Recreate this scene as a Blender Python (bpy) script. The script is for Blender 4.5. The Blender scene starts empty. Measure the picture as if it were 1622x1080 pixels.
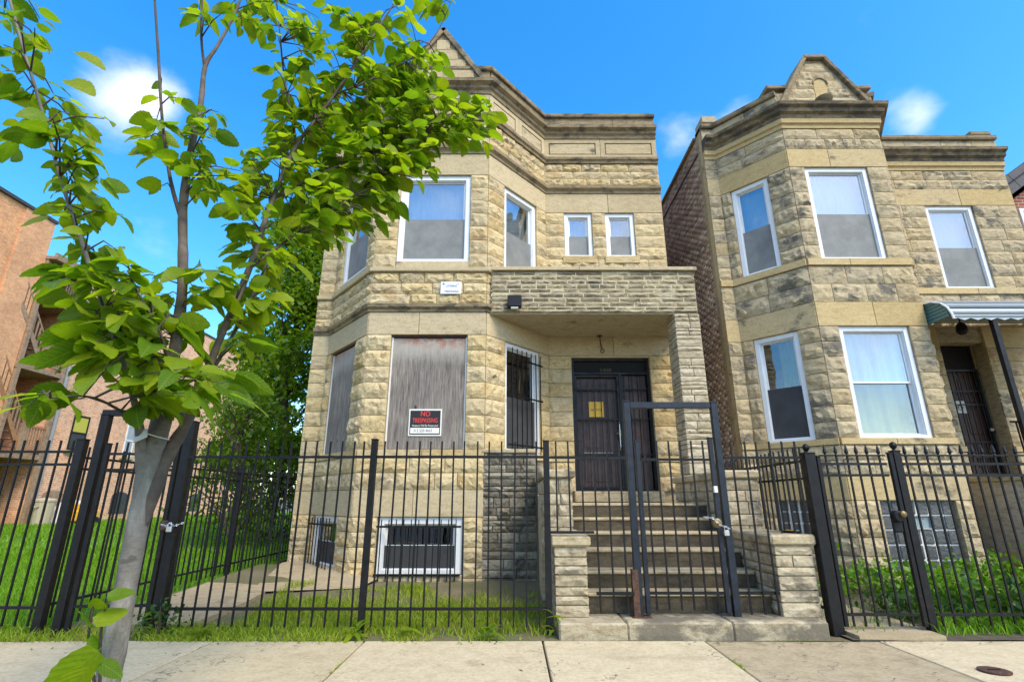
import bpy, math, random
import numpy as np
from mathutils import Matrix, Vector, noise
sc = bpy.context.scene
COL = sc.collection
R = math.radians
rnd = random.Random(7)

# ------------------------------------------------------------------ camera, sky, sun, exposure
EYE, PITCH, FPX, PW = 1.12, R(17.2), 815.0, 1622.0
cam = bpy.data.objects.new('camera', bpy.data.cameras.new('camera'))
COL.objects.link(cam)
cam.location = (0, 0, EYE)
cam.rotation_euler = (R(90) + PITCH, 0, 0)
cam.data.sensor_width = 36.0
cam.data.lens = 36.0 * FPX / PW
cam.data.clip_start = 0.05
cam.data.clip_end = 3000
sc.camera = cam
SUN_DIR = Vector((0.52, -0.66, 0.95)).normalized()

world = bpy.data.worlds.new('World')
sc.world = world
world.use_nodes = True
def build_sky():
    nt = world.node_tree
    nt.nodes.clear()
    N, L = nt.nodes.new, nt.links.new
    out = N('ShaderNodeOutputWorld')
    bg = N('ShaderNodeBackground')
    bg.inputs['Strength'].default_value = 0.145
    sky = N('ShaderNodeTexSky')
    sky.sky_type = 'NISHITA'
    sky.sun_disc = False
    sky.sun_elevation = math.asin(SUN_DIR.z)
    sky.sun_rotation = math.atan2(SUN_DIR.x, SUN_DIR.y)
    sky.air_density = 1.15
    sky.dust_density = 0.9
    sky.ozone_density = 3.0
    hs = N('ShaderNodeHueSaturation')
    hs.inputs['Saturation'].default_value = 1.40
    hs.inputs['Hue'].default_value = 0.498
    hs.inputs['Value'].default_value = 1.6
    L(sky.outputs[0], hs.inputs['Color'])
    tc = N('ShaderNodeTexCoord')
    no = N('ShaderNodeTexNoise')
    no.inputs['Scale'].default_value = 5.2
    no.inputs['Detail'].default_value = 7
    no.inputs['Roughness'].default_value = 0.56
    mp = N('ShaderNodeMapping')
    mp.inputs['Scale'].default_value = (1, 1, 1.7)
    mp.inputs['Location'].default_value = (0.35, 0.2, 0.0)
    L(tc.outputs['Generated'], mp.inputs['Vector'])
    L(mp.outputs[0], no.inputs['Vector'])
    # broken cloud over the sky; one clear quarter of it lies ahead
    sep = N('ShaderNodeSeparateXYZ')
    L(tc.outputs['Generated'], sep.inputs[0])
    ms = N('ShaderNodeMapRange')
    ms.inputs['From Min'].default_value = -0.1
    ms.inputs['From Max'].default_value = 0.35
    ms.inputs['To Min'].default_value = 0.44
    ms.inputs['To Max'].default_value = 0.0
    L(sep.outputs['Y'], ms.inputs['Value'])
    total = ms.outputs[0]
    # small cumulus puffs: direction, radius
    for d, r, k in CLOUDS:
        vd = N('ShaderNodeVectorMath'); vd.operation = 'DISTANCE'
        L(tc.outputs['Generated'], vd.inputs[0])
        vd.inputs[1].default_value = d
        mr = N('ShaderNodeMapRange')
        mr.inputs['From Min'].default_value = 0.0
        mr.inputs['From Max'].default_value = r
        mr.inputs['To Min'].default_value = k
        mr.inputs['To Max'].default_value = 0.0
        L(vd.outputs['Value'], mr.inputs['Value'])
        mr.interpolation_type = 'SMOOTHSTEP'
        ad = N('ShaderNodeMath'); ad.operation = 'ADD'
        L(total, ad.inputs[0]); L(mr.outputs[0], ad.inputs[1])
        total = ad.outputs[0]
    ad = N('ShaderNodeMath'); ad.operation = 'MULTIPLY_ADD'
    L(no.outputs[0], ad.inputs[0]); ad.inputs[1].default_value = 1.5; L(total, ad.inputs[2])
    sb = N('ShaderNodeMath'); sb.operation = 'SUBTRACT'; L(ad.outputs[0], sb.inputs[0]); sb.inputs[1].default_value = 0.25; ad = sb
    cr = N('ShaderNodeMapRange')
    cr.interpolation_type = 'SMOOTHSTEP'
    cr.inputs['From Min'].default_value = 0.70
    cr.inputs['From Max'].default_value = 1.55
    L(ad.outputs[0], cr.inputs['Value'])
    mix = N('ShaderNodeMix'); mix.data_type = 'RGBA'
    L(cr.outputs[0], mix.inputs[0])
    L(hs.outputs[0], mix.inputs[6])
    mix.inputs[7].default_value = (7.0, 6.9, 7.5, 1)
    L(mix.outputs[2], bg.inputs['Color'])
    L(bg.outputs[0], out.inputs[0])

def pix_ray(px, py):
    c, s = math.cos(PITCH), math.sin(PITCH)
    u, v = (px - 811) / FPX, (540 - py) / FPX
    return Vector((u, c - v * s, s + v * c))
CLOUDS = [(pix_ray(222, 152).normalized(), 0.11, 0.44), (pix_ray(175, 150).normalized(), 0.10, 0.36), (pix_ray(262, 165).normalized(), 0.08, 0.30),
          (pix_ray(1437, 184).normalized(), 0.075, 0.42), (pix_ray(1465, 178).normalized(), 0.05, 0.2),
          (pix_ray(1170, 172).normalized(), 0.085, 0.40), (pix_ray(1085, 222).normalized(), 0.11, 0.33),
          (pix_ray(255, 395).normalized(), 0.13, 0.24)]
build_sky()

sun = bpy.data.objects.new('sun', bpy.data.lights.new('sun', 'SUN'))
COL.objects.link(sun)
sun.data.energy = 2.3
sun.data.angle = R(24)
sun.data.color = (1.0, 0.88, 0.69)
sun.rotation_euler = SUN_DIR.to_track_quat('Z', 'Y').to_euler()
sun.location = SUN_DIR * 60

sc.view_settings.view_transform = 'Standard'
sc.view_settings.look = 'None'
sc.view_settings.gamma = 1
sc.view_settings.use_curve_mapping = False
sc.view_settings.exposure = 0.70
sc.render.engine = 'CYCLES'
sc.cycles.max_bounces = 8
sc.cycles.transparent_max_bounces = 12
sc.cycles.use_denoising = True

# ------------------------------------------------------------------ helpers
WM = {}
def add(name, mesh, parent=None, M=None, mat=None):
    o = bpy.data.objects.new(name, mesh)
    COL.objects.link(o)
    M = M or Matrix.Identity(4)
    if parent is not None:
        o.parent = parent
        o.matrix_parent_inverse = WM[parent].inverted()
    o.matrix_basis = M
    WM[o] = M.copy()
    if mat is not None and mesh is not None and not mesh.materials:
        mesh.materials.append(mat)
    return o

def thing(name, label, cat, loc=(0, 0, 0), group=None):
    o = add(name, None, None, Matrix.Translation(loc))
    o.empty_display_size = 0.2
    return tag(o, label, cat, group)

def tag(o, label, cat, group=None):
    o['label'] = label
    o['category'] = cat
    if group:
        o['group'] = group
    return o

def T(x, y, z): return Matrix.Translation((x, y, z))
def RZ(a): return Matrix.Rotation(a, 4, 'Z')
def RX(a): return Matrix.Rotation(a, 4, 'X')
def RY(a): return Matrix.Rotation(a, 4, 'Y')
def SC(x, y, z): return Matrix.Diagonal((x, y, z, 1))

class MB:
    """gathers shapes for one mesh"""
    def __init__(s):
        s.v, s.f, s.smooth = [], [], False
    def quads(s, v, f):
        n = len(s.v)
        s.v += [tuple(p) for p in v]
        s.f += [tuple(i + n for i in q) for q in f]
        return s
    def box(s, x0, x1, y0, y1, z0, z1, M=None, ch=0.0):
        if ch > 0:
            v = []
            c = ch
            for (x, sx) in ((x0, 1), (x1, -1)):
                for (y, sy) in ((y0, 1), (y1, -1)):
                    for (z, sz) in ((z0, 1), (z1, -1)):
                        v += [(x, y + sy * c, z + sz * c), (x + sx * c, y, z + sz * c), (x + sx * c, y + sy * c, z)]
            def I(a, b, d, k): return ((a * 2 + b) * 2 + d) * 3 + k
            f = []
            for a in (0, 1):
                q = [I(a, 0, 0, 0), I(a, 0, 1, 0), I(a, 1, 1, 0), I(a, 1, 0, 0)]
                f.append(q if a == 0 else q[::-1])
                q = [I(0, a, 0, 1), I(1, a, 0, 1), I(1, a, 1, 1), I(0, a, 1, 1)]
                f.append(q if a == 0 else q[::-1])
                q = [I(0, 0, a, 2), I(0, 1, a, 2), I(1, 1, a, 2), I(1, 0, a, 2)]
                f.append(q if a == 0 else q[::-1])
            for a in (0, 1):
                for b in (0, 1):
                    f.append([I(a, b, 0, 0), I(a, b, 0, 1), I(a, b, 1, 1), I(a, b, 1, 0)] if (a + b) % 2 == 0 else [I(a, b, 0, 1), I(a, b, 0, 0), I(a, b, 1, 0), I(a, b, 1, 1)])
                    f.append([I(a, 0, b, 0), I(a, 0, b, 2), I(a, 1, b, 2), I(a, 1, b, 0)] if (a + b) % 2 else [I(a, 0, b, 2), I(a, 0, b, 0), I(a, 1, b, 0), I(a, 1, b, 2)])
                    f.append([I(0, a, b, 1), I(0, a, b, 2), I(1, a, b, 2), I(1, a, b, 1)] if (a + b) % 2 == 0 else [I(0, a, b, 2), I(0, a, b, 1), I(1, a, b, 1), I(1, a, b, 2)])
                    for d in (0, 1):
                        q = [I(a, b, d, 0), I(a, b, d, 1), I(a, b, d, 2)]
                        f.append(q if (a + b + d) % 2 == 0 else q[::-1])
        else:
            v = [(x0, y0, z0), (x1, y0, z0), (x1, y1, z0), (x0, y1, z0), (x0, y0, z1), (x1, y0, z1), (x1, y1, z1), (x0, y1, z1)]
            f = [(0, 3, 2, 1), (4, 5, 6, 7), (0, 1, 5, 4), (1, 2, 6, 5), (2, 3, 7, 6), (3, 0, 4, 7)]
        if M is not None:
            v = [tuple(M @ Vector(p)) for p in v]
        return s.quads(v, f)
    def prism(s, poly, z0, z1):
        n = len(poly)
        v = [(x, y, z0) for x, y in poly] + [(x, y, z1) for x, y in poly]
        f = [tuple(range(n))[::-1], tuple(range(n, 2 * n))]
        f += [(i, (i + 1) % n, n + (i + 1) % n, n + i) for i in range(n)]
        return s.quads(v, f)
    def tube(s, pts, radii, k=8, cap=True):
        pts = [Vector(p) for p in pts]
        v, f = [], []
        ref = None
        for i, p in enumerate(pts):
            t = (pts[min(i + 1, len(pts) - 1)] - pts[max(i - 1, 0)]).normalized()
            if ref is None:
                ref = t.orthogonal().normalized()
            ref = (ref - t * ref.dot(t))
            ref = ref.normalized() if ref.length > 1e-6 else t.orthogonal().normalized()
            b = t.cross(ref)
            r = radii[i] if hasattr(radii, '__len__') else radii
            for j in range(k):
                a = 2 * math.pi * j / k
                v.append(p + (ref * math.cos(a) + b * math.sin(a)) * r)
        for i in range(len(pts) - 1):
            for j in range(k):
                a, b2 = i * k + j, i * k + (j + 1) % k
                f.append((a, b2, b2 + k, a + k))
        if cap:
            f.append(tuple(range(k))[::-1])
            f.append(tuple(range(len(v) - k, len(v))))
        return s.quads(v, f)
    def lathe(s, prof, c=(0, 0, 0), k=14):
        v, f = [], []
        for r, z in prof:
            for j in range(k):
                a = 2 * math.pi * j / k
                v.append((c[0] + r * math.cos(a), c[1] + r * math.sin(a), c[2] + z))
        for i in range(len(prof) - 1):
            for j in range(k):
                a, b = i * k + j, i * k + (j + 1) % k
                f.append((a, b, b + k, a + k))
        f.append(tuple(range(k))[::-1])
        f.append(tuple(range(len(v) - k, len(v))))
        return s.quads(v, f)
    def mesh(s, name, mat=None, smooth=False):
        me = bpy.data.meshes.new(name)
        me.from_pydata(s.v, [], s.f)
        if smooth or s.smooth:
            me.polygons.foreach_set('use_smooth', [True] * len(me.polygons))
        if mat is not None:
            me.materials.append(mat)
        me.update()
        return me
    def build(s, name, mat, parent=None, M=None, smooth=False):
        return add(name, s.mesh(name, mat, smooth), parent, M)

def box_obj(name, mat, parent, x0, x1, y0, y1, z0, z1, ch=0.0, M=None):
    return MB().box(x0, x1, y0, y1, z0, z1, ch=ch).build(name, mat, parent, M)

def np_mesh(name, verts, faces, mat, smooth=False):
    """verts n x 3, faces m x k numpy"""
    me = bpy.data.meshes.new(name)
    m, k = faces.shape
    me.vertices.add(len(verts))
    me.vertices.foreach_set('co', np.ascontiguousarray(verts, dtype=np.float32).ravel())
    me.loops.add(m * k)
    me.loops.foreach_set('vertex_index', np.ascontiguousarray(faces, dtype=np.int32).ravel())
    me.polygons.add(m)
    me.polygons.foreach_set('loop_start', np.arange(0, m * k, k, dtype=np.int32))
    me.polygons.foreach_set('loop_total', np.full(m, k, dtype=np.int32))
    if smooth:
        me.polygons.foreach_set('use_smooth', np.ones(m, dtype=bool))
    me.materials.append(mat)
    me.update(calc_edges=True)
    return me

def P(px, py, y):
    """the point at depth y seen at this place of the picture"""
    r = pix_ray(px, py)
    t = y / r.y
    return Vector((r.x * t, y, EYE + r.z * t))

def text(body, size, mat, parent, M, name='lettering', sx=1.0, extrude=0.0008, align='CENTER'):
    cu = bpy.data.curves.new(name, 'FONT')
    cu.body = body
    cu.size = size
    cu.align_x = align
    cu.align_y = 'CENTER'
    cu.extrude = extrude
    cu.resolution_u = 3
    tmp = bpy.data.objects.new(name, cu)
    COL.objects.link(tmp)
    me = bpy.data.meshes.new_from_object(tmp.evaluated_get(bpy.context.evaluated_depsgraph_get()))
    bpy.data.objects.remove(tmp)
    bpy.data.curves.remove(cu)
    me.materials.clear()
    me.materials.append(mat)
    me.name = name
    return add(name, me, parent, M @ RX(R(90)) @ SC(sx, 1, 1))

# ------------------------------------------------------------------ materials
def new_mat(name):
    m = bpy.data.materials.new(name)
    m.use_nodes = True
    nt = m.node_tree
    b = nt.nodes['Principled BSDF']
    return m, nt, b

def lnk(nt, a, b): nt.links.new(a, b)

def noise_node(nt, scale, detail=4, rough=0.55, vec=None, stretch=None, w=None):
    n = nt.nodes.new('ShaderNodeTexNoise')
    n.inputs['Scale'].default_value = scale
    n.inputs['Detail'].default_value = detail
    n.inputs['Roughness'].default_value = rough
    if vec is None:
        g = nt.nodes.new('ShaderNodeNewGeometry')
        vec = g.outputs['Position']
    if stretch:
        mp = nt.nodes.new('ShaderNodeMapping')
        mp.inputs['Scale'].default_value = stretch
        nt.links.new(vec, mp.inputs['Vector'])
        vec = mp.outputs[0]
    nt.links.new(vec, n.inputs['Vector'])
    return n.outputs[0]

def ramp(nt, val, stops, interp='LINEAR'):
    r = nt.nodes.new('ShaderNodeValToRGB')
    r.color_ramp.interpolation = interp
    el = r.color_ramp.elements
    while len(el) < len(stops):
        el.new(0.5)
    for e, (p, c) in zip(el, stops):
        e.position = p
        e.color = (c[0], c[1], c[2], 1)
    nt.links.new(val, r.inputs[0])
    return r.outputs[0]

def maprange(nt, val, a, b, c=0.0, d=1.0, smooth=True):
    r = nt.nodes.new('ShaderNodeMapRange')
    if smooth:
        r.interpolation_type = 'SMOOTHSTEP'
    for k, v in zip(('From Min', 'From Max', 'To Min', 'To Max'), (a, b, c, d)):
        r.inputs[k].default_value = v
    nt.links.new(val, r.inputs['Value'])
    return r.outputs[0]

def math_node(nt, op, a, b):
    n = nt.nodes.new('ShaderNodeMath')
    n.operation = op
    for i, x in enumerate((a, b)):
        if isinstance(x, (int, float)):
            n.inputs[i].default_value = x
        else:
            nt.links.new(x, n.inputs[i])
    return n.outputs[0]

def mixc(nt, fac, a, b, mode='MIX'):
    n = nt.nodes.new('ShaderNodeMix')
    n.data_type = 'RGBA'
    n.blend_type = mode
    for i, x in ((0, fac), (6, a), (7, b)):
        if isinstance(x, (int, float)):
            n.inputs[i].default_value = x
        elif isinstance(x, tuple):
            n.inputs[i].default_value = (x[0], x[1], x[2], 1)
        else:
            nt.links.new(x, n.inputs[i])
    return n.outputs[2]

def bump(nt, b, h, strength, dist):
    n = nt.nodes.new('ShaderNodeBump')
    n.inputs['Strength'].default_value = strength
    n.inputs['Distance'].default_value = dist
    nt.links.new(h, n.inputs['Height'])
    nt.links.new(n.outputs[0], b.inputs['Normal'])

def obj_random(nt): return nt.nodes.new('ShaderNodeObjectInfo').outputs['Random']
def island_random(nt): return nt.nodes.new('ShaderNodeNewGeometry').outputs['Random Per Island']

def stone_mat(name, tones, soot=0.3, soot_col=(0.07, 0.062, 0.05), soot_scale=2.2, bump_s=0.55, per='obj', pick=0.16, rough=0.92, rust=0.0, zstreak=False, crevice_tint=0.75):
    m, nt, b = new_mat(name)
    rv = obj_random(nt) if per == 'obj' else island_random(nt)
    n1 = noise_node(nt, 1.3, 3)
    v = math_node(nt, 'ADD', math_node(nt, 'MULTIPLY', rv, 0.62), math_node(nt, 'MULTIPLY', n1, 0.42))
    k = len(tones)
    base = ramp(nt, v, [(0.12 + 0.76 * i / (k - 1), t) for i, t in enumerate(tones)])
    g = noise_node(nt, 34, 6, 0.7)
    base = mixc(nt, 0.5, base, ramp(nt, g, [(0.28, (0.45, 0.42, 0.38)), (0.52, (1, 1, 1)), (0.75, (1.18, 1.15, 1.08))]), 'MULTIPLY')
    veins = noise_node(nt, 7, 6, 0.66, stretch=(1, 1, 3.2))  # dark streaks: lodged dirt, with crevice shade put into the colour
    base = mixc(nt, crevice_tint, base, ramp(nt, veins, [(0.30, (0.42, 0.36, 0.28)), (0.44, (0.80, 0.74, 0.64)), (0.56, (1.06, 1.04, 1.0))]), 'MULTIPLY')
    if rust:
        rn = noise_node(nt, 3.2, 4)
        base = mixc(nt, math_node(nt, 'MULTIPLY', maprange(nt, rn, 0.56, 0.72), rust), base, (0.40, 0.22, 0.07))
    if soot:
        sn = noise_node(nt, soot_scale, 6, 0.68, stretch=(1, 1, 1.5 if not zstreak else 0.35))
        sv = math_node(nt, 'ADD', sn, math_node(nt, 'MULTIPLY', rv, pick))
        fac = math_node(nt, 'MULTIPLY', maprange(nt, sv, 0.70 - 0.16 * soot, 0.86 - 0.14 * soot), 0.85)
        base = mixc(nt, fac, base, soot_col)
    lnk(nt, base, b.inputs['Base Color'])
    b.inputs['Roughness'].default_value = rough
    b.inputs['Specular IOR Level'].default_value = 0.25
    h = math_node(nt, 'ADD', noise_node(nt, 22, 6, 0.7), math_node(nt, 'MULTIPLY', noise_node(nt, 90, 3, 0.6), 0.35))
    bump(nt, b, h, bump_s, 0.03)
    return m

TAN = [(0.45, 0.33, 0.16), (0.57, 0.45, 0.24), (0.63, 0.51, 0.295), (0.50, 0.41, 0.255), (0.66, 0.55, 0.335)]
M_STONE = stone_mat('buff_limestone', TAN, soot=0.06, rust=0.45, bump_s=0.5, pick=0.17, crevice_tint=0.55)
M_SMOOTH = stone_mat('dressed_limestone', [(0.46, 0.37, 0.22), (0.55, 0.455, 0.285), (0.50, 0.415, 0.265)], soot=0.16, bump_s=0.12, soot_scale=1.6, crevice_tint=0.3)
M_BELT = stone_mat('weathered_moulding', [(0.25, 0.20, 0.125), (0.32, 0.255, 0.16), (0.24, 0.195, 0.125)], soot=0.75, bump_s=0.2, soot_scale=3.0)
M_MORTAR = stone_mat('lime_mortar', [(0.36, 0.30, 0.19), (0.42, 0.35, 0.23)], soot=0.1, bump_s=0.3)
M_VENEER = stone_mat('pale_split_stone', [(0.13, 0.11, 0.075), (0.44, 0.375, 0.245), (0.20, 0.17, 0.115), (0.54, 0.47, 0.32), (0.26, 0.22, 0.15)], soot=0.62, bump_s=0.7, soot_scale=4.0)
M_VMORTAR = stone_mat('pale_mortar', [(0.56, 0.485, 0.32), (0.64, 0.56, 0.385)], soot=0.12, bump_s=0.3)
M_COLUMN = stone_mat('cream_split_stone', [(0.40, 0.345, 0.235), (0.50, 0.435, 0.31), (0.56, 0.49, 0.36)], soot=0.12, bump_s=0.5, soot_scale=3.5)
M_CHEEK = stone_mat('grimy_cream_stone', [(0.38, 0.33, 0.225), (0.50, 0.435, 0.31), (0.56, 0.49, 0.36)], soot=0.55, bump_s=0.5, soot_scale=3.0, soot_col=(0.13, 0.115, 0.085))
M_DARKSTONE = stone_mat('blackened_split_stone', [(0.09, 0.082, 0.065), (0.20, 0.18, 0.14), (0.38, 0.345, 0.27), (0.15, 0.135, 0.11)], soot=0.78, bump_s=0.8, soot_scale=2.0)
M_NSTONE = stone_mat('sooty_limestone', [(0.40, 0.31, 0.18), (0.53, 0.43, 0.26), (0.45, 0.375, 0.25), (0.58, 0.48, 0.30)], soot=0.22, bump_s=0.5, soot_scale=3.0, soot_col=(0.115, 0.105, 0.088), pick=0.24, crevice_tint=0.55)
M_NSMOOTH = stone_mat('golden_dressed_stone', [(0.48, 0.355, 0.165), (0.56, 0.43, 0.22), (0.51, 0.405, 0.235)], soot=0.15, bump_s=0.12, crevice_tint=0.3)
M_CONC = stone_mat('sidewalk_concrete', [(0.50, 0.415, 0.255), (0.60, 0.505, 0.325), (0.55, 0.46, 0.295)], soot=0.16, bump_s=0.18, soot_col=(0.27, 0.225, 0.14), soot_scale=1.1, crevice_tint=0.3)
def cracked(m):
    nt = m.node_tree
    b = nt.nodes['Principled BSDF']
    src = b.inputs['Base Color'].links[0].from_socket
    a = math_node(nt, 'ABSOLUTE', math_node(nt, 'SUBTRACT', noise_node(nt, 0.9, 5, 0.6), 0.5), 0)
    line = maprange(nt, a, 0.0035, 0.0012)
    f = math_node(nt, 'MULTIPLY', line, maprange(nt, noise_node(nt, 0.7, 2), 0.50, 0.56))
    src = mixc(nt, math_node(nt, 'MULTIPLY', f, 0.75), src, (0.10, 0.085, 0.06))
    sp = noise_node(nt, 13, 2, 0.4)
    src = mixc(nt, math_node(nt, 'MULTIPLY', maprange(nt, sp, 0.74, 0.77), 0.55), src, (0.15, 0.125, 0.09))
    st = noise_node(nt, 0.8, 6, 0.72, stretch=(1, 1.6, 1))
    src = mixc(nt, math_node(nt, 'MULTIPLY', maprange(nt, st, 0.52, 0.68), 0.4), src, (0.33, 0.265, 0.155))
    lnk(nt, src, b.inputs['Base Color'])
    return m
cracked(M_CONC)
M_STEP = stone_mat('worn_step_stone', [(0.40, 0.335, 0.215), (0.50, 0.43, 0.29)], soot=0.55, bump_s=0.35, soot_scale=2.2, soot_col=(0.10, 0.088, 0.066))
def mossy(m):
    nt = m.node_tree
    b = nt.nodes['Principled BSDF']
    src = b.inputs['Base Color'].links[0].from_socket
    f = math_node(nt, 'MULTIPLY', maprange(nt, noise_node(nt, 2.4, 6, 0.7), 0.60, 0.68), 0.8)
    lnk(nt, mixc(nt, f, src, (0.12, 0.13, 0.02)), b.inputs['Base Color'])
    return m
M_SLAB = mossy(stone_mat('mossy_step_slab', [(0.40, 0.345, 0.24), (0.50, 0.44, 0.31)], soot=0.95, bump_s=0.4, soot_scale=2.6, soot_col=(0.13, 0.115, 0.085)))
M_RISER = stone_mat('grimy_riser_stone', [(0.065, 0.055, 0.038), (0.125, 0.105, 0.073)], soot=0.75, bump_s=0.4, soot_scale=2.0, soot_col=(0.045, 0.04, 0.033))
M_STUCCO = stone_mat('grey_stucco', [(0.44, 0.40, 0.32), (0.50, 0.455, 0.37)], soot=0.12, bump_s=0.2)

def plain(name, col, rough=0.6, metal=0.0, spec=0.5, var=0.0, nscale=12, bmp=0.0):
    m, nt, b = new_mat(name)
    b.inputs['Roughness'].default_value = rough
    b.inputs['Metallic'].default_value = metal
    b.inputs['Specular IOR Level'].default_value = spec
    if var:
        n = noise_node(nt, nscale, 5, 0.65)
        lo = tuple(c * (1 - var) for c in col)
        hi = tuple(min(1, c * (1 + var)) for c in col)
        lnk(nt, ramp(nt, n, [(0.3, lo), (0.7, hi)]), b.inputs['Base Color'])
        if bmp:
            bump(nt, b, n, bmp, 0.01)
    else:
        b.inputs['Base Color'].default_value = (*col, 1)
    return m

M_WHITE = plain('white_vinyl', (0.74, 0.76, 0.77), 0.4, var=0.06, nscale=5)
def iron():
    m, nt, b = new_mat('black_iron_paint')
    n = noise_node(nt, 18, 5, 0.65)
    base = ramp(nt, n, [(0.3, (0.003, 0.0032, 0.004)), (0.7, (0.010, 0.010, 0.012))])
    rs_ = noise_node(nt, 7, 6, 0.75)
    base = mixc(nt, math_node(nt, 'MULTIPLY', maprange(nt, rs_, 0.60, 0.70), 0.75), base, (0.055, 0.028, 0.016))
    lnk(nt, base, b.inputs['Base Color'])
    lnk(nt, maprange(nt, rs_, 0.5, 0.7, 0.42, 0.8), b.inputs['Roughness'])
    b.inputs['Specular IOR Level'].default_value = 0.3
    bump(nt, b, n, 0.2, 0.01)
    return m
M_IRON = iron()
M_IRONBLUE = plain('blue_black_paint', (0.009, 0.014, 0.024), 0.42, spec=0.42, var=0.6, nscale=14, bmp=0.2)
M_RUST = plain('rusty_iron', (0.075, 0.035, 0.02), 0.8, var=0.6, nscale=30, bmp=0.3)
M_BLACKBOX = plain('black_plastic', (0.007, 0.007, 0.009), 0.5, spec=0.3)
M_STEEL = plain('bare_steel', (0.62, 0.62, 0.62), 0.3, metal=0.9)
M_BRASS = plain('brass', (0.20, 0.15, 0.07), 0.5, metal=0.6)
M_OLDBRASS = plain('tarnished_brass', (0.12, 0.09, 0.05), 0.6, metal=0.3)
M_DOOR = plain('brown_door_paint', (0.052, 0.028, 0.023), 0.5, var=0.45, nscale=9)
M_NDOOR = plain('red_brown_door', (0.065, 0.026, 0.017), 0.45, var=0.3, nscale=9)
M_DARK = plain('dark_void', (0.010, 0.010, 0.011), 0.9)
M_SCREEN = plain('insect_screen', (0.20, 0.205, 0.195), 0.6, spec=0.35, var=0.22, nscale=3.5)
M_SCREENDARK = plain('dark_screen', (0.055, 0.056, 0.058), 0.7, spec=0.25, var=0.2, nscale=3)
M_SOFFIT = stone_mat('peeling_soffit_paint', [(0.44, 0.39, 0.28), (0.50, 0.45, 0.33)], soot=0.42, bump_s=0.25, soot_scale=2.2, soot_col=(0.15, 0.13, 0.09), crevice_tint=0.3)
M_SOIL = plain('soil', (0.085, 0.068, 0.042), 0.95, var=0.4, nscale=9, bmp=0.5)
M_ROOF = plain('tar_roof', (0.05, 0.05, 0.052), 0.9, var=0.3)
M_SHINGLE = plain('grey_fascia', (0.075, 0.07, 0.072), 0.7, var=0.2)
M_ASPHALT = plain('asphalt', (0.05, 0.05, 0.052), 0.9, var=0.3, nscale=40, bmp=0.3)
M_SIGNWHITE = plain('sign_white', (0.78, 0.76, 0.68), 0.5)
M_SIGNWHITE2 = plain('sign_board_white', (0.76, 0.79, 0.84), 0.5)
M_SIGNBLACK = plain('sign_black', (0.012, 0.012, 0.013), 0.5)
M_SIGNRED = plain('sign_red', (0.85, 0.05, 0.04), 0.5)
M_INK = plain('dark_ink', (0.03, 0.035, 0.06), 0.6)
M_STARBLUE = plain('star_blue', (0.13, 0.18, 0.27), 0.6)
M_NOTICE = plain('orange_notice', (0.80, 0.46, 0.03), 0.5)
M_PAPER = plain('paper', (0.70, 0.70, 0.66), 0.7)
M_WOODGREY = plain('weathered_wood', (0.30, 0.20, 0.125), 0.85, var=0.35, nscale=8, bmp=0.2)
M_WOODORANGE = plain('stained_wood', (0.36, 0.17, 0.07), 0.7, var=0.3, nscale=7)
M_BIN = plain('tan_plastic', (0.44, 0.38, 0.27), 0.6)
M_YELLOW = plain('yellow_plastic', (0.75, 0.40, 0.03), 0.5)
M_BAG = plain('white_sheet', (0.62, 0.60, 0.57), 0.6, var=0.12)
M_YBLIND = plain('yellow_blind', (0.52, 0.46, 0.06), 0.8)
M_PIPE = plain('copper_brown_pipe', (0.06, 0.035, 0.025), 0.6)
M_RAIN = plain('galvanised', (0.34, 0.34, 0.35), 0.5, metal=0.3)

def glass_mat(name, tint=(0.85, 0.9, 0.92), refl=0.30):
    m = bpy.data.materials.new(name)
    m.use_nodes = True
    nt = m.node_tree
    nt.nodes.clear()
    out = nt.nodes.new('ShaderNodeOutputMaterial')
    tr = nt.nodes.new('ShaderNodeBsdfTransparent')
    tr.inputs[0].default_value = (*tint, 1)
    gl = nt.nodes.new('ShaderNodeBsdfGlossy')
    gl.inputs['Roughness'].default_value = 0.02
    gl.inputs['Color'].default_value = (0.95, 0.97, 1, 1)
    lw = nt.nodes.new('ShaderNodeLayerWeight')
    lw.inputs['Blend'].default_value = 0.25
    f = maprange(nt, lw.outputs['Facing'], 0.0, 1.0, refl, refl + 0.3, smooth=False)
    n = noise_node(nt, 2.2, 2)
    bn = nt.nodes.new('ShaderNodeBump')
    bn.inputs['Strength'].default_value = 0.05
    bn.inputs['Distance'].default_value = 0.05
    lnk(nt, n, bn.inputs['Height'])
    lnk(nt, bn.outputs[0], gl.inputs['Normal'])
    mx = nt.nodes.new('ShaderNodeMixShader')
    lnk(nt, f, mx.inputs[0])
    lnk(nt, tr.outputs[0], mx.inputs[1])
    lnk(nt, gl.outputs[0], mx.inputs[2])
    lnk(nt, mx.outputs[0], out.inputs[0])
    return m
M_GLASS = glass_mat('window_glass', refl=0.19)
M_GLASSMID = glass_mat('clear_glass', refl=0.17)
M_GLASSDARK = glass_mat('dim_glass', refl=0.10)

def curtain_mat(name, col):
    m, nt, b = new_mat(name)
    n = noise_node(nt, 5, 3, stretch=(6, 6, 0.7))
    lnk(nt, ramp(nt, n, [(0.3, tuple(c * 0.75 for c in col)), (0.7, col)]), b.inputs['Base Color'])
    b.inputs['Roughness'].default_value = 0.9
    return m
M_CURTAIN = curtain_mat('olive_curtain', (0.30, 0.30, 0.10))
M_SHEER = curtain_mat('pale_curtain_backing', (0.40, 0.43, 0.45))

M_PANEBACK = curtain_mat('grey_pane_backing', (0.44, 0.44, 0.45))  # pale sheet in place of the sky reflected in upper panes

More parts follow.
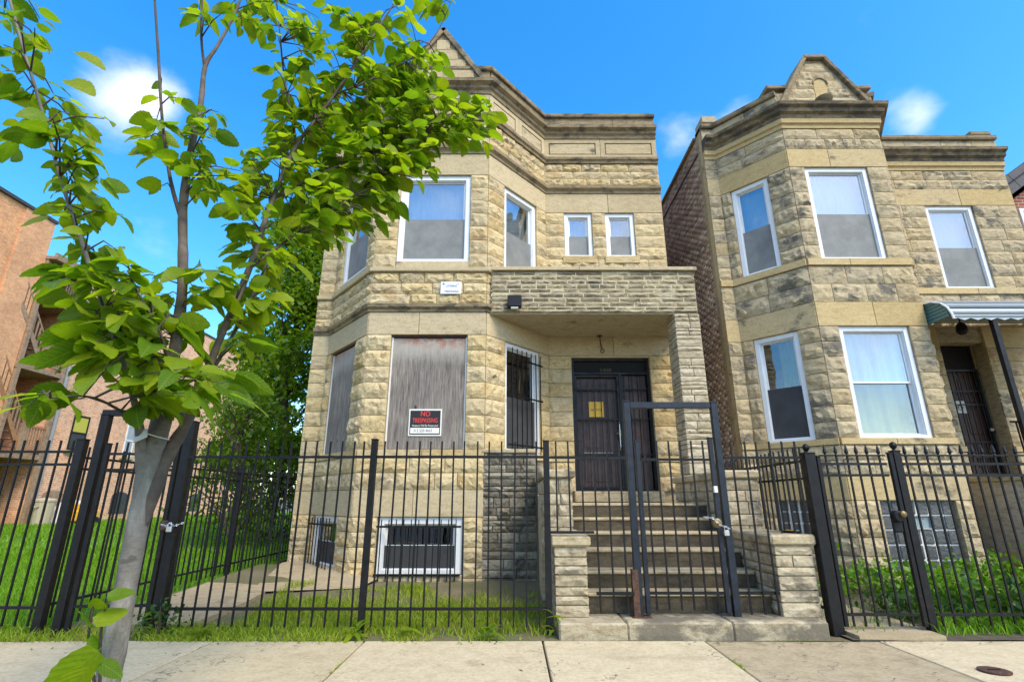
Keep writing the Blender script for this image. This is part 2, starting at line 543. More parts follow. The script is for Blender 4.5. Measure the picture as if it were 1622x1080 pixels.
def plywood():
    m, nt, b = new_mat('weathered_plywood')
    tc = nt.nodes.new('ShaderNodeTexCoord')
    grain = noise_node(nt, 9, 8, 0.72, stretch=(5, 5, 0.35))
    base = ramp(nt, grain, [(0.30, (0.075, 0.064, 0.056)), (0.46, (0.19, 0.168, 0.147)), (0.66, (0.33, 0.30, 0.26))])
    blot = noise_node(nt, 2.3, 4)
    base = mixc(nt, 0.6, base, ramp(nt, blot, [(0.3, (0.6, 0.57, 0.58)), (0.65, (1.1, 1.06, 1.0))]), 'MULTIPLY')
    knots = nt.nodes.new('ShaderNodeTexVoronoi')
    knots.inputs['Scale'].default_value = 3.4
    g = nt.nodes.new('ShaderNodeNewGeometry')
    mp = nt.nodes.new('ShaderNodeMapping')
    mp.inputs['Scale'].default_value = (1, 1, 0.6)
    lnk(nt, g.outputs['Position'], mp.inputs[0])
    lnk(nt, mp.outputs[0], knots.inputs['Vector'])
    base = mixc(nt, maprange(nt, knots.outputs['Distance'], 0.10, 0.05), base, (0.05, 0.042, 0.04))
    sep = nt.nodes.new('ShaderNodeSeparateXYZ')
    lnk(nt, tc.outputs['Generated'], sep.inputs[0])
    edge = noise_node(nt, 4.5, 5, 0.7, stretch=(2.2, 2.2, 1))
    top = math_node(nt, 'ADD', sep.outputs['Z'], math_node(nt, 'MULTIPLY', edge, 0.22))
    pale = maprange(nt, top, 0.84, 1.02)
    base = mixc(nt, math_node(nt, 'MULTIPLY', pale, 0.65), base, (0.45, 0.41, 0.35))
    red = math_node(nt, 'MULTIPLY', maprange(nt, top, 0.98, 1.12), maprange(nt, noise_node(nt, 3.0, 7, 0.85), 0.44, 0.58))
    base = mixc(nt, math_node(nt, 'MULTIPLY', red, 0.85), base, (0.33, 0.085, 0.03))
    lnk(nt, base, b.inputs['Base Color'])
    b.inputs['Roughness'].default_value = 0.88
    bump(nt, b, grain, 0.35, 0.01)
    return m
M_PLY = plywood()

def brick_mat(name, c1, c2, mortar, scale=1.0, axis='y', soot=0.2, msize=0.014, mott=0):
    m, nt, b = new_mat(name)
    g = nt.nodes.new('ShaderNodeNewGeometry')
    sp = nt.nodes.new('ShaderNodeSeparateXYZ')
    lnk(nt, g.outputs['Position'], sp.inputs[0])
    cb = nt.nodes.new('ShaderNodeCombineXYZ')
    sm = math_node(nt, 'ADD', sp.outputs['X'], sp.outputs['Y'])
    lnk(nt, sm, cb.inputs[0])
    lnk(nt, sp.outputs['Z'], cb.inputs[1])
    t = nt.nodes.new('ShaderNodeTexBrick')
    t.inputs['Scale'].default_value = scale
    t.inputs['Brick Width'].default_value = 0.215
    t.inputs['Row Height'].default_value = 0.075
    t.inputs['Mortar Size'].default_value = msize
    t.inputs['Mortar Smooth'].default_value = 0.2
    t.inputs['Bias'].default_value = -0.1
    t.inputs['Color1'].default_value = (*c1, 1)
    t.inputs['Color2'].default_value = (*c2, 1)
    t.inputs['Mortar'].default_value = (*mortar, 1)
    lnk(nt, cb.outputs[0], t.inputs['Vector'])
    n = noise_node(nt, 0.5, 5, 0.65)
    base = mixc(nt, 0.75, t.outputs['Color'], ramp(nt, n, [(0.28, (0.72, 0.66, 0.64)), (0.5, (1, 1, 1)), (0.72, (1.25, 1.12, 1.0))]), 'MULTIPLY')
    if mott:
        n3 = noise_node(nt, 1.4, 7, 0.75)
        base = mixc(nt, math_node(nt, 'MULTIPLY', maprange(nt, n3, 0.46, 0.66), 0.35), base, (0.36, 0.22, 0.13))
    n2 = noise_node(nt, 9, 4, 0.65)
    base = mixc(nt, 0.5, base, ramp(nt, n2, [(0.3, (0.6, 0.6, 0.6)), (0.7, (1.2, 1.15, 1.1))]), 'MULTIPLY')
    lnk(nt, base, b.inputs['Base Color'])
    b.inputs['Roughness'].default_value = 0.9
    inv = math_node(nt, 'SUBTRACT', 1.0, t.outputs['Fac'])
    bump(nt, b, inv, 0.5, 0.01)
    return m
M_BRICKFRONT = brick_mat('orange_brick', (0.88, 0.36, 0.12), (0.66, 0.22, 0.07), (0.66, 0.46, 0.27), mott=1)
M_BRICKREAR = brick_mat('salmon_brick', (0.90, 0.43, 0.24), (0.66, 0.25, 0.12), (0.78, 0.60, 0.42), mott=1)
M_BRICKCORNER = brick_mat('pale_orange_brick', (0.86, 0.37, 0.15), (0.72, 0.27, 0.10), (0.62, 0.45, 0.28))
M_BRICKSIDE = brick_mat('common_brick', (0.20, 0.105, 0.07), (0.13, 0.075, 0.055), (0.30, 0.24, 0.16))
M_BRICKRED = brick_mat('red_brick', (0.33, 0.065, 0.04), (0.22, 0.04, 0.03), (0.36, 0.28, 0.2))

def brick_island_mat():
    m, nt, b = new_mat('old_common_brick')
    rv = island_random(nt)
    base = ramp(nt, rv, [(0.0, (0.30, 0.19, 0.13)), (0.35, (0.48, 0.31, 0.20)), (0.7, (0.60, 0.41, 0.27)), (1.0, (0.70, 0.56, 0.41))])
    n = noise_node(nt, 14, 4)
    base = mixc(nt, 0.5, base, ramp(nt, n, [(0.3, (0.6, 0.6, 0.6)), (0.7, (1.2, 1.2, 1.15))]), 'MULTIPLY')
    lnk(nt, base, b.inputs['Base Color'])
    b.inputs['Roughness'].default_value = 0.9
    return m
M_OLDBRICK = brick_island_mat()

def leaf_mat(name, cols, trans=0.45, per='obj', gloss=0.42, veins=False):
    m = bpy.data.materials.new(name)
    m.use_nodes = True
    nt = m.node_tree
    nt.nodes.clear()
    out = nt.nodes.new('ShaderNodeOutputMaterial')
    rv = obj_random(nt) if per == 'obj' else island_random(nt)
    n = noise_node(nt, 2.0, 3)
    v = math_node(nt, 'ADD', math_node(nt, 'MULTIPLY', rv, 0.6), math_node(nt, 'MULTIPLY', n, 0.4))
    k = len(cols)
    base = ramp(nt, v, [(0.15 + 0.7 * i / (k - 1), c) for i, c in enumerate(cols)])
    if veins:
        uv = nt.nodes.new('ShaderNodeUVMap')
        su = nt.nodes.new('ShaderNodeSeparateXYZ')
        lnk(nt, uv.outputs[0], su.inputs[0])
        ay = math_node(nt, 'ABSOLUTE', su.outputs['Y'], 0)
        fr_ = math_node(nt, 'FRACT', math_node(nt, 'MULTIPLY', math_node(nt, 'SUBTRACT', su.outputs['X'], math_node(nt, 'MULTIPLY', ay, 0.9)), 8.0), 0)
        tri = math_node(nt, 'ABSOLUTE', math_node(nt, 'SUBTRACT', fr_, 0.5), 0)
        vl = math_node(nt, 'MAXIMUM', maprange(nt, tri, 0.09, 0.0), maprange(nt, ay, 0.020, 0.006))
        base = mixc(nt, math_node(nt, 'MULTIPLY', vl, 0.45), base, (0.30, 0.38, 0.06))
    fine = noise_node(nt, 55, 3)
    base = mixc(nt, 0.4, base, ramp(nt, fine, [(0.3, (0.75, 0.75, 0.7)), (0.7, (1.15, 1.12, 1.1))]), 'MULTIPLY')
    pb = nt.nodes.new('ShaderNodeBsdfPrincipled')
    if veins:
        bump(nt, pb, math_node(nt, 'ADD', tri, math_node(nt, 'MULTIPLY', noise_node(nt, 40, 3), 0.8)), 0.35, 0.006)
    lnk(nt, base, pb.inputs['Base Color'])
    pb.inputs['Roughness'].default_value = gloss
    pb.inputs['Specular IOR Level'].default_value = 0.35
    tl = nt.nodes.new('ShaderNodeBsdfTranslucent')
    tcol = mixc(nt, 1.0, base, (1.5, 1.55, 0.55), 'MULTIPLY')
    lnk(nt, tcol, tl.inputs[0])
    mx = nt.nodes.new('ShaderNodeMixShader')
    mx.inputs[0].default_value = trans
    lnk(nt, pb.outputs[0], mx.inputs[1])
    lnk(nt, tl.outputs[0], mx.inputs[2])
    lnk(nt, mx.outputs[0], out.inputs[0])
    return m
LEAFC = [(0.08, 0.175, 0.009), (0.155, 0.27, 0.010), (0.24, 0.34, 0.012), (0.35, 0.41, 0.014)]
M_LEAF = leaf_mat('street_tree_leaf', LEAFC, 0.58, veins=True)
M_LEAFS = leaf_mat('street_tree_leaf_small', LEAFC, 0.58, per='isl', veins=True)
M_TREELEAF = leaf_mat('yard_tree_leaf', [(0.05, 0.125, 0.008), (0.11, 0.22, 0.010), (0.18, 0.30, 0.014), (0.27, 0.38, 0.02)], 0.52, per='isl')
M_TREELIGHT = leaf_mat('light_spray_leaf', [(0.06, 0.13, 0.012), (0.11, 0.20, 0.018), (0.17, 0.26, 0.025)], 0.45, per='isl')
M_GRASS = leaf_mat('lawn_blade', [(0.11, 0.25, 0.008), (0.16, 0.34, 0.010), (0.22, 0.40, 0.014)], 0.35, per='isl', gloss=0.6)
M_YGRASS = leaf_mat('yard_blade', [(0.13, 0.22, 0.010), (0.22, 0.34, 0.014), (0.31, 0.39, 0.02), (0.38, 0.34, 0.09)], 0.35, per='isl', gloss=0.6)
M_SHRUB = leaf_mat('shrub_leaf', [(0.07, 0.17, 0.010), (0.12, 0.27, 0.014), (0.18, 0.34, 0.02)], 0.4, per='isl')
M_SHRUBDARK = leaf_mat('dark_shrub_leaf', [(0.02, 0.06, 0.01), (0.04, 0.10, 0.014), (0.07, 0.15, 0.018)], 0.35, per='isl')
M_SHRUBRED = leaf_mat('reddening_leaf', [(0.06, 0.14, 0.012), (0.16, 0.17, 0.02), (0.28, 0.10, 0.03)], 0.4, per='isl')

def bark_mat():
    m, nt, b = new_mat('smooth_grey_bark')
    n = noise_node(nt, 5, 7, 0.7, stretch=(1, 1, 0.9))
    base = ramp(nt, n, [(0.3, (0.10, 0.085, 0.068)), (0.5, (0.19, 0.17, 0.14)), (0.7, (0.27, 0.25, 0.21))])
    n2 = noise_node(nt, 30, 4, 0.6, stretch=(1, 1, 4))
    base = mixc(nt, 0.25, base, ramp(nt, n2, [(0.35, (0.55, 0.52, 0.5)), (0.6, (1.1, 1.1, 1.1))]), 'MULTIPLY')
    lnk(nt, base, b.inputs['Base Color'])
    b.inputs['Roughness'].default_value = 0.85
    mk = noise_node(nt, 11, 2, 0.5, stretch=(1.2, 1.2, 1.8))
    base = mixc(nt, math_node(nt, 'MULTIPLY', maprange(nt, mk, 0.66, 0.74), 0.6), base, (0.06, 0.05, 0.04))
    pale = noise_node(nt, 3.5, 5, 0.7, stretch=(2, 2, 0.7))
    base = mixc(nt, math_node(nt, 'MULTIPLY', maprange(nt, pale, 0.52, 0.66), 0.6), base, (0.36, 0.335, 0.285))
    lnk(nt, base, b.inputs['Base Color'])
    bump(nt, b, math_node(nt, 'ADD', n, math_node(nt, 'MULTIPLY', n2, 0.6)), 0.4, 0.01)
    return m
M_BARK = bark_mat()
M_LIMB = plain('silhouette_limb_bark', (0.115, 0.088, 0.066), 0.85, var=0.45, nscale=11, bmp=0.3)  # bark darkened in colour so limbs read as silhouettes against the sky
M_TWIG = plain('brown_twig_bark', (0.085, 0.062, 0.045), 0.85, var=0.4, nscale=25, bmp=0.3)

def ground_mat(name, cols, scale=1.6):
    m, nt, b = new_mat(name)
    n = noise_node(nt, scale, 6, 0.65)
    base = ramp(nt, n, [(0.3 + 0.4 * i / (len(cols) - 1), c) for i, c in enumerate(cols)])
    f = noise_node(nt, 40, 4, 0.7)
    base = mixc(nt, 0.6, base, ramp(nt, f, [(0.3, (0.5, 0.5, 0.5)), (0.7, (1.25, 1.25, 1.2))]), 'MULTIPLY')
    lnk(nt, base, b.inputs['Base Color'])
    b.inputs['Roughness'].default_value = 0.95
    bump(nt, b, f, 0.5, 0.02)
    return m
M_YARD = ground_mat('patchy_yard', [(0.09, 0.13, 0.02), (0.15, 0.13, 0.06), (0.20, 0.165, 0.105)], 1.7)
M_LAWN = ground_mat('lawn_ground', [(0.06, 0.16, 0.010), (0.085, 0.21, 0.010), (0.12, 0.24, 0.014)], 1.0)
M_DIRT = ground_mat('dirt', [(0.10, 0.082, 0.052), (0.15, 0.125, 0.082)], 4)

# ------------------------------------------------------------------ setting: ground, street, sidewalk, lawns
def structure(o):
    o['kind'] = 'structure'
    return o
def stuff(o):
    o['kind'] = 'stuff'
    return o

structure(MB().quads([(-900, -900, -0.14), (900, -900, -0.14), (900, 900, -0.14), (-900, 900, -0.14)], [(0, 1, 2, 3)]).build('ground', M_DIRT))
structure(box_obj('road', M_ASPHALT, None, -300, 300, -9, 0.55, -0.2, -0.12))
structure(box_obj('kerb', M_CONC, None, -300, 300, 0.55, 0.70, -0.2, 0.0, ch=0.012))
structure(box_obj('parkway', M_YARD, None, -300, 300, 0.70, 3.25, -0.2, -0.02))
walk = structure(box_obj('sidewalk', M_DIRT, None, -60, 60, 3.25, 4.86, -0.2, -0.028))
joints = [-4.02, -2.49, -1.23, 0.255, 1.61, 3.06]
xs = [joints[0] - 1.42 * k for k in range(8, 0, -1)] + joints + [joints[-1] + 1.45 * k for k in range(1, 10)]
M_CONC2 = stone_mat('stained_sidewalk_concrete', [(0.37, 0.30, 0.185), (0.45, 0.37, 0.235)], soot=0.3, crevice_tint=0.4, bump_s=0.22, soot_col=(0.16, 0.13, 0.08), soot_scale=1.3)
for i in range(len(xs) - 1):
    a, b = xs[i], xs[i + 1]
    dz = rnd.uniform(-0.004, 0.004)
    s = MB().box(a + 0.008, b - 0.008, 3.27, 4.84 + rnd.uniform(-0.01, 0.01), -0.1, dz, ch=0.006)
    s.build('paving_slab', M_CONC2 if abs(a - 1.61) < 0.1 else M_CONC, walk)

cracked(M_CONC2)
def wavy_sheet(name, x0, x1, y0, y1, nx, ny, zf, mat):
    X, Y = np.meshgrid(np.linspace(x0, x1, nx), np.linspace(y0, y1, ny))
    Zv = np.array([[zf(X[j, i], Y[j, i]) for i in range(nx)] for j in range(ny)])
    v = np.stack([X, Y, Zv], -1).reshape(-1, 3)
    idx = np.arange(nx * ny).reshape(ny, nx)
    f = np.stack([idx[:-1, :-1], idx[:-1, 1:], idx[1:, 1:], idx[1:, :-1]], -1).reshape(-1, 4)
    return structure(add(name, np_mesh(name, v, f, mat, True)))
def lawn_z(x, y):
    t = min(1, max(0, (y - 5) / 15))
    return -0.02 + 0.27 * t * t * (3 - 2 * t) + 0.02 * noise.noise((x * 0.6, y * 0.6, 0))
def yard_z(x, y):
    return -0.012 + 0.02 * noise.noise((x * 1.3, y * 1.3, 3)) + 0.05 * max(0, (y - 6.4) / 1.5)
wavy_sheet('lawn', -34, -4.25, 4.86, 46, 60, 80, lawn_z, M_LAWN)
wavy_sheet('front_yard', -4.25, 2.86, 4.86, 9.4, 70, 46, yard_z, M_YARD)
wavy_sheet('neighbouring_yard', 2.86, 14, 4.86, 9.4, 80, 40, lambda x, y: 0.0 + 0.02 * noise.noise((x * 1.3, y * 1.3, 7)), M_SOIL)

def blades(name, n, area, zf, h, w, mat, mask=None, seed=1, lean=0.5):
    g = np.random.default_rng(seed)
    (x0, x1, y0, y1) = area
    x = g.uniform(x0, x1, n)
    y = y0 + (y1 - y0) * g.uniform(0, 1, n)
    if mask is not None:
        keep = np.array([mask(a, b) > g.uniform() for a, b in zip(x, y)])
        x, y = x[keep], y[keep]
    n = len(x)
    z = np.array([zf(a, b) for a, b in zip(x, y)])
    hh = h * g.uniform(0.5, 1.3, n)
    a = g.uniform(0, 2 * np.pi, n)
    la = g.uniform(0, 2 * np.pi, n)
    ll = hh * g.uniform(0.1, lean * 1.6, n)
    dx, dy = np.cos(a) * w * 0.5, np.sin(a) * w * 0.5
    lx, ly = np.cos(la) * ll, np.sin(la) * ll
    v = np.empty((n, 5, 3))
    v[:, 0] = np.stack([x - dx, y - dy, z], -1)
    v[:, 1] = np.stack([x + dx, y + dy, z], -1)
    v[:, 2] = np.stack([x + dx * 0.8 + lx * 0.35, y + dy * 0.8 + ly * 0.35, z + hh * 0.6], -1)
    v[:, 3] = np.stack([x - dx * 0.8 + lx * 0.35, y - dy * 0.8 + ly * 0.35, z + hh * 0.6], -1)
    v[:, 4] = np.stack([x + lx, y + ly, z + hh * 0.95], -1)
    base = np.arange(n)[:, None] * 5
    f = np.concatenate([base + np.array([[0, 1, 2]]), base + np.array([[0, 2, 3]]), base + np.array([[3, 2, 4]])])
    return stuff(add(name, np_mesh(name, v.reshape(-1, 3), f, mat)))
def nz(x, y, s, o=0): return noise.noise((x * s, y * s, o))
blades('lawn_grass', 42000, (-11, -4.3, 4.95, 12), lawn_z, 0.075, 0.011, M_GRASS, seed=3)
blades('lawn_grass', 45000, (-24, -4.3, 10, 34), lawn_z, 0.10, 0.03, M_GRASS, lambda x, y: 1 if x > -17.8 or y > 0 else 0, seed=4)
PATH_X = (-4.0, -2.75)
def yard_mask(x, y):
    d = 0.62 + 0.8 * nz(x, y, 1.1, 2) + 0.5 * nz(x, y, 3.7, 8) - 0.55 * max(0, (y - 6.3)) - 0.38 * max(0, x + 1.0)
    if y < 5.6: d += 0.2
    if y < 5.0: d -= 0.45 - 0.9 * nz(x, y, 2.6, 5)
    if y > 5.35 and x < PATH_X[1] + 0.5 * (6.2 - y) * 0.4: d = 0
    return d
blades('yard_grass', 42000, (-3.1, 0.34, 4.88, 7.75), yard_z, 0.075, 0.008, M_YGRASS, yard_mask, seed=5, lean=0.7)
blades('verge_grass', 2600, (-5.2, -2.6, 4.86, 5.25), yard_z, 0.08, 0.010, M_YGRASS, lambda x, y: 0.5 + 0.8 * nz(x, y, 2, 4), seed=6, lean=0.8)
blades('bed_grass', 9000, (2.95, 8.5, 5.0, 6.2), lambda x, y: 0, 0.12, 0.010, M_GRASS, lambda x, y: 0.8 if x > 3.7 + 0.5 * (y - 5) else 0.06, seed=8, lean=0.7)
blades('parkway_grass', 9000, (-3.5, 3.5, 1.6, 3.2), lambda x, y: -0.02, 0.06, 0.008, M_YGRASS, lambda x, y: 0.6 + nz(x, y, 1.5, 9), seed=9)

structure(MB().prism([(-3.9, 5.22), (-2.95, 5.22), (-3.0, 6.5), (-3.25, 8.2), (-3.72, 9.4), (-4.2, 12), (-4.25, 8)], -0.05, 0.035).build('path', M_CONC2))
structure(MB().quads([(-3.25, 7.0, 0.04), (-2.0, 7.35, 0.03), (-1.85, 7.95, 0.09), (-2.36, 7.95, 0.14), (-3.42, 9.2, 0.2), (-3.8, 9.2, 0.14), (-3.6, 8.2, 0.04)], [(0, 1, 2, 3, 4, 5, 6)]).build('apron', M_CONC2))
structure(MB().prism([(2.93, 4.88), (3.66, 4.88), (3.7, 5.6), (3.55, 9.2), (3.05, 9.2), (2.9, 6)], -0.1, 0.03).build('path', M_CONC2))

# ------------------------------------------------------------------ masonry
def rock_mesh(name, seed, nx, nz_, amp, mat):
    """a split block with a chiselled front, 1 x 1, front towards -y"""
    r = random.Random(seed)
    ox, oz = r.uniform(0, 90), r.uniform(0, 90)
    v, f = [], []
    for j in range(nz_ + 1):
        for i in range(nx + 1):
            x, z = i / nx - 0.5, j / nz_ - 0.5
            e = min(i, nx - i) == 0 or min(j, nz_ - j) == 0
            if e:
                y = -0.004 - 0.006 * r.random()
            else:
                x += r.uniform(-0.3, 0.3) / nx
                z += r.uniform(-0.3, 0.3) / nz_
                q = abs(noise.noise((x * 3.2 + ox, z * 1.6 + oz, 0))) * 1.5
                q2 = noise.noise((x * 7 + ox, z * 4 + oz, 5)) * 0.5
                y = -amp * max(0.12, 0.45 + q * 0.55 + q2 * 0.7 + r.uniform(-0.12, 0.12))
            v.append((x, y, z))
    W = nx + 1
    for j in range(nz_):
        for i in range(nx):
            a = j * W + i
            q = (a, a + 1, a + 1 + W, a + W)
            if r.random() < 0.5:
                f += [(q[0], q[1], q[2]), (q[0], q[2], q[3])]
            else:
                f += [(q[0], q[1], q[3]), (q[1], q[2], q[3])]
    ring = [i for i in range(W)] + [j * W + nx for j in range(1, nz_ + 1)] + [nz_ * W + i for i in range(nx - 1, -1, -1)] + [j * W for j in range(nz_ - 1, 0, -1)]
    n0 = len(v)
    for i in ring:
        v.append((v[i][0], 0.05, v[i][2]))
    k = len(ring)
    for a in range(k):
        b = (a + 1) % k
        f.append((ring[b], ring[a], n0 + a, n0 + b))
    me = bpy.data.meshes.new(name)
    me.from_pydata(v, [], f)
    me.materials.append(mat)
    return me

ROCKS = {}
def rocks(mat, kind):
    key = (mat.name, kind)
    if key not in ROCKS:
        if kind == 'block':
            ROCKS[key] = [rock_mesh('stone', s, 8, 4, 0.052, mat) for s in range(14)]
        elif kind == 'small':
            ROCKS[key] = [rock_mesh('stone', 50 + s, 4, 4, 0.046, mat) for s in range(10)]
        else:
            ROCKS[key] = [rock_mesh('split_stone', 100 + s, 5, 2, 0.03, mat) for s in range(12)]
    return ROCKS[key]

class Seg:
    """a straight piece of wall seen from outside: start, end, openings (u0, u1, z0, z1)"""
    def __init__(s, p0, p1, openings=()):
        s.p0, s.p1 = Vector((*p0, 0)), Vector((*p1, 0))
        s.L = (s.p1 - s.p0).length
        s.u = (s.p1 - s.p0) / s.L
        s.n = Vector((s.u.y, -s.u.x, 0))
        s.a = math.atan2(s.u.y, s.u.x)
        s.op = list(openings)
    def M(s, u, z, off=0.0):
        p = s.p0 + s.u * u + s.n * off
        return T(p.x, p.y, z) @ RZ(s.a)

def free_runs(seg, z0, z1, u0=0.0, u1=None):
    runs = [(u0, seg.L if u1 is None else u1)]
    for (a, b, c, d) in seg.op:
        if c < z1 - 0.02 and d > z0 + 0.02:
            nr = []
            for (p, q) in runs:
                if b <= p or a >= q:
                    nr.append((p, q))
                else:
                    if a > p + 0.02: nr.append((p, a))
                    if b < q - 0.02: nr.append((b, q))
            runs = nr
    return runs

def lay_blocks(seg, z0, z1, lmin, lmax, r, u0=0.0, u1=None, joint=0.009, shift=0.0):
    out = []
    for (p, q) in free_runs(seg, z0, z1, u0, u1):
        L = q - p
        n = max(1, round(L / r.uniform(lmin, lmax)))
        ws = [r.uniform(0.7, 1.3) for _ in range(n)]
        s = sum(ws)
        x = p
        for w in ws:
            w = w / s * L
            out.append((seg, x + joint / 2, x + w - joint / 2, z0 + joint / 2, z1 - joint / 2))
            x += w
    return out

def place_blocks(name, specs, mat, parent, kind='block', depth=1.0, limit=300, r=rnd, off=0.0):
    specs = sorted(specs, key=lambda t: -(t[2] - t[1]) * (t[4] - t[3]))
    rest = MB()
    for i, (seg, a, b, c, d) in enumerate(specs):
        w, h = b - a, d - c
        kd = kind
        if kind == 'block' and w < h * 1.5:
            kd = 'small'
        me = r.choice(rocks(mat, kd))
        M = seg.M((a + b) / 2, (c + d) / 2, off) @ RY(r.choice((0, math.pi))) @ SC(w, depth * r.uniform(0.75, 1.25), h)
        if i < limit:
            add(name, me, parent, M)
        else:
            rest.quads([M @ v.co for v in me.vertices], [tuple(p.vertices) for p in me.polygons])
    if rest.v:
        stuff(rest.build(name, mat, parent))

def core_wall(segs, z0, z1, mat, parent, back=0.03, thick=0.24, name='wall'):
    mb = MB()
    for s in segs:
        zs = sorted({z0, z1} | {z for o in s.op for z in o[2:] if z0 < z < z1})
        for a, b in zip(zs[:-1], zs[1:]):
            for (p, q) in free_runs(s, a, b):
                e0 = -0.0 if p > 1e-6 else 0.0
                mb.box(p, q, back, back + thick, a, b, M=s.M(0, 0))
    return mb.build(name, mat, parent)

def offset_poly(pts, d):
    """offset an open polyline outwards (to its right hand side)"""
    pts = [Vector((*p, 0)) for p in pts]
    res = []
    for i, p in enumerate(pts):
        ns = []
        if i > 0:
            u = (p - pts[i - 1]).normalized(); ns.append(Vector((u.y, -u.x, 0)))
        if i < len(pts) - 1:
            u = (pts[i + 1] - p).normalized(); ns.append(Vector((u.y, -u.x, 0)))
        if len(ns) == 1:
            res.append(p + ns[0] * d)
        else:
            m = (ns[0] + ns[1]).normalized()
            res.append(p + m * (d / m.dot(ns[0])))
    return res

def sweep(pts, prof, mat, name, parent, gap=None):
    """a moulding: profile points (out, z) carried along the polyline"""
    mb = MB()
    rows = [[(q.x, q.y, z) for q in offset_poly(pts, o)] for (o, z) in prof]
    k, n = len(prof), len(pts)
    v = [rows[a][b] for b in range(n) for a in range(k)]
    f = []
    for b in range(n - 1):
        for a in range(k):
            a2 = (a + 1) % k
            f.append((b * k + a, b * k + a2, (b + 1) * k + a2, (b + 1) * k + a))
    f.append(tuple(range(k))[::-1])
    f.append(tuple((n - 1) * k + a for a in range(k)))
    mb.quads(v, f)
    # face the outside
    return mb.build(name, mat, parent)

def smooth_course(seg, z0, z1, lens, mat, parent, name, off=0.0, thick=0.05, r=rnd, u0=0.0, u1=None, joint=0.007):
    for (s, a, b, c, d) in lay_blocks(seg, z0, z1, lens, lens * 1.15, r, u0, u1, joint):
        MB().box(-(b - a) / 2, (b - a) / 2, -off, thick, c - z0, d - z0, ch=0.004).build(name, mat, parent, seg.M((a + b) / 2, z0))

# ------------------------------------------------------------------ windows
def frame_mb(w, h, bar, y0, y1, bottom=None, mb=None, x0=0.0, z0=0.0):
    mb = mb or MB()
    bo = bar if bottom is None else bottom
    mb.box(x0 - w / 2, x0 - w / 2 + bar, y0, y1, z0, z0 + h, ch=0.003)
    mb.box(x0 + w / 2 - bar, x0 + w / 2, y0, y1, z0, z0 + h, ch=0.003)
    mb.box(x0 - w / 2 + bar, x0 + w / 2 - bar, y0 + 0.001, y1, z0 + h - bar, z0 + h, ch=0.003)
    mb.box(x0 - w / 2 + bar, x0 + w / 2 - bar, y0 + 0.001, y1, z0, z0 + bo, ch=0.003)
    return mb

def window(parent, seg, u0, u1, z0, z1, inset=0.03, bar=0.075, screen=M_SCREEN, split=0.5, glass=M_GLASS, glass_lower=None, backs=None, lower=True, label=None, upper_back=None, name='window'):
    w, h = u1 - u0 - 0.006, z1 - z0 - 0.006
    M = seg.M((u0 + u1) / 2, z0 + 0.003, -inset)
    wi = frame_mb(w, h, bar, 0.0, 0.14, bottom=bar * 0.6)
    frame_mb(w - 2 * bar + 0.02, h - 1.6 * bar + 0.02, 0.022, 0.022, 0.12, mb=wi, z0=bar * 0.6 - 0.01)
    wi = wi.build(name, M_WHITE, parent, M)
    if label:
        wi['label'] = label
    iw, ih, b0 = w - 2 * bar, h - 1.6 * bar, bar * 0.6
    hs = ih * split
    up = frame_mb(iw - 0.02, ih - hs + 0.018, 0.032, 0.062, 0.088, z0=b0 + hs - 0.018).build('upper_sash', M_WHITE, wi, M)
    lo = frame_mb(iw - 0.02, hs + 0.018, 0.034, 0.090, 0.118, z0=b0).build('lower_sash', M_WHITE, wi, M)
    MB().box(-iw / 2 + 0.04, iw / 2 - 0.04, 0.072, 0.076, b0 + hs, b0 + ih - 0.03).build('pane', glass, wi, M)
    MB().box(-iw / 2 + 0.04, iw / 2 - 0.04, 0.100, 0.104, b0 + 0.03, b0 + hs).build('pane', glass_lower or glass, wi, M)
    if screen is not None:
        MB().box(-iw / 2 + 0.012, iw / 2 - 0.012, 0.050, 0.053, b0 + 0.004, b0 + hs + 0.01).build('screen', screen, wi, M)
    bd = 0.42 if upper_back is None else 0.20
    back = MB().box(-iw / 2, iw / 2, bd, bd + 0.02, b0, b0 + ih).build('pane_backing', upper_back or M_DARK, wi, M)  # added sheet: pale for reflected sky, dark for the unlit room
    return wi, M, iw, ih, b0

def bars(parent, seg, u0, u1, z0, z1, n, rails, off=0.05, mat=None, name='window_guard'):
    """an iron grille held in front of a window"""
    M = seg.M((u0 + u1) / 2, z0, off)
    w, h = u1 - u0, z1 - z0
    g = None
    for z in rails:
        o = MB().box(-w / 2 - 0.02, w / 2 + 0.02, -0.012, 0.0, z - 0.014, z + 0.014).build('rail' if g else name, M_IRON, g or parent, M)
        g = g or o
    me = MB().box(-0.0065, 0.0065, -0.0065, 0.0065, 0, h).mesh('bar', M_IRON)
    for i in range(n):
        x = -w / 2 + w * (i + 0.5) / n
        add('bar', me, g, M @ T(x, -0.02, 0))
    return g

def curtain(parent, M, x0, x1, z0, z1, y, mat, seed, label=None):
    r = random.Random(seed)
    n = 36
    v, f = [], []
    ph = r.uniform(0, 6)
    for i in range(n + 1):
        t = i / n
        x = x0 + (x1 - x0) * t
        yy = y + 0.022 * math.sin(t * 21 + ph) + 0.012 * math.sin(t * 47 + ph * 2)
        v += [(x, yy, z0), (x + 0.01 * math.sin(t * 9), yy * 1.0, z1)]
        if i:
            f.append((2 * i - 2, 2 * i, 2 * i + 1, 2 * i - 1))
    o = MB().quads(v, f).build('curtain', mat, parent, M, smooth=True)
    return o

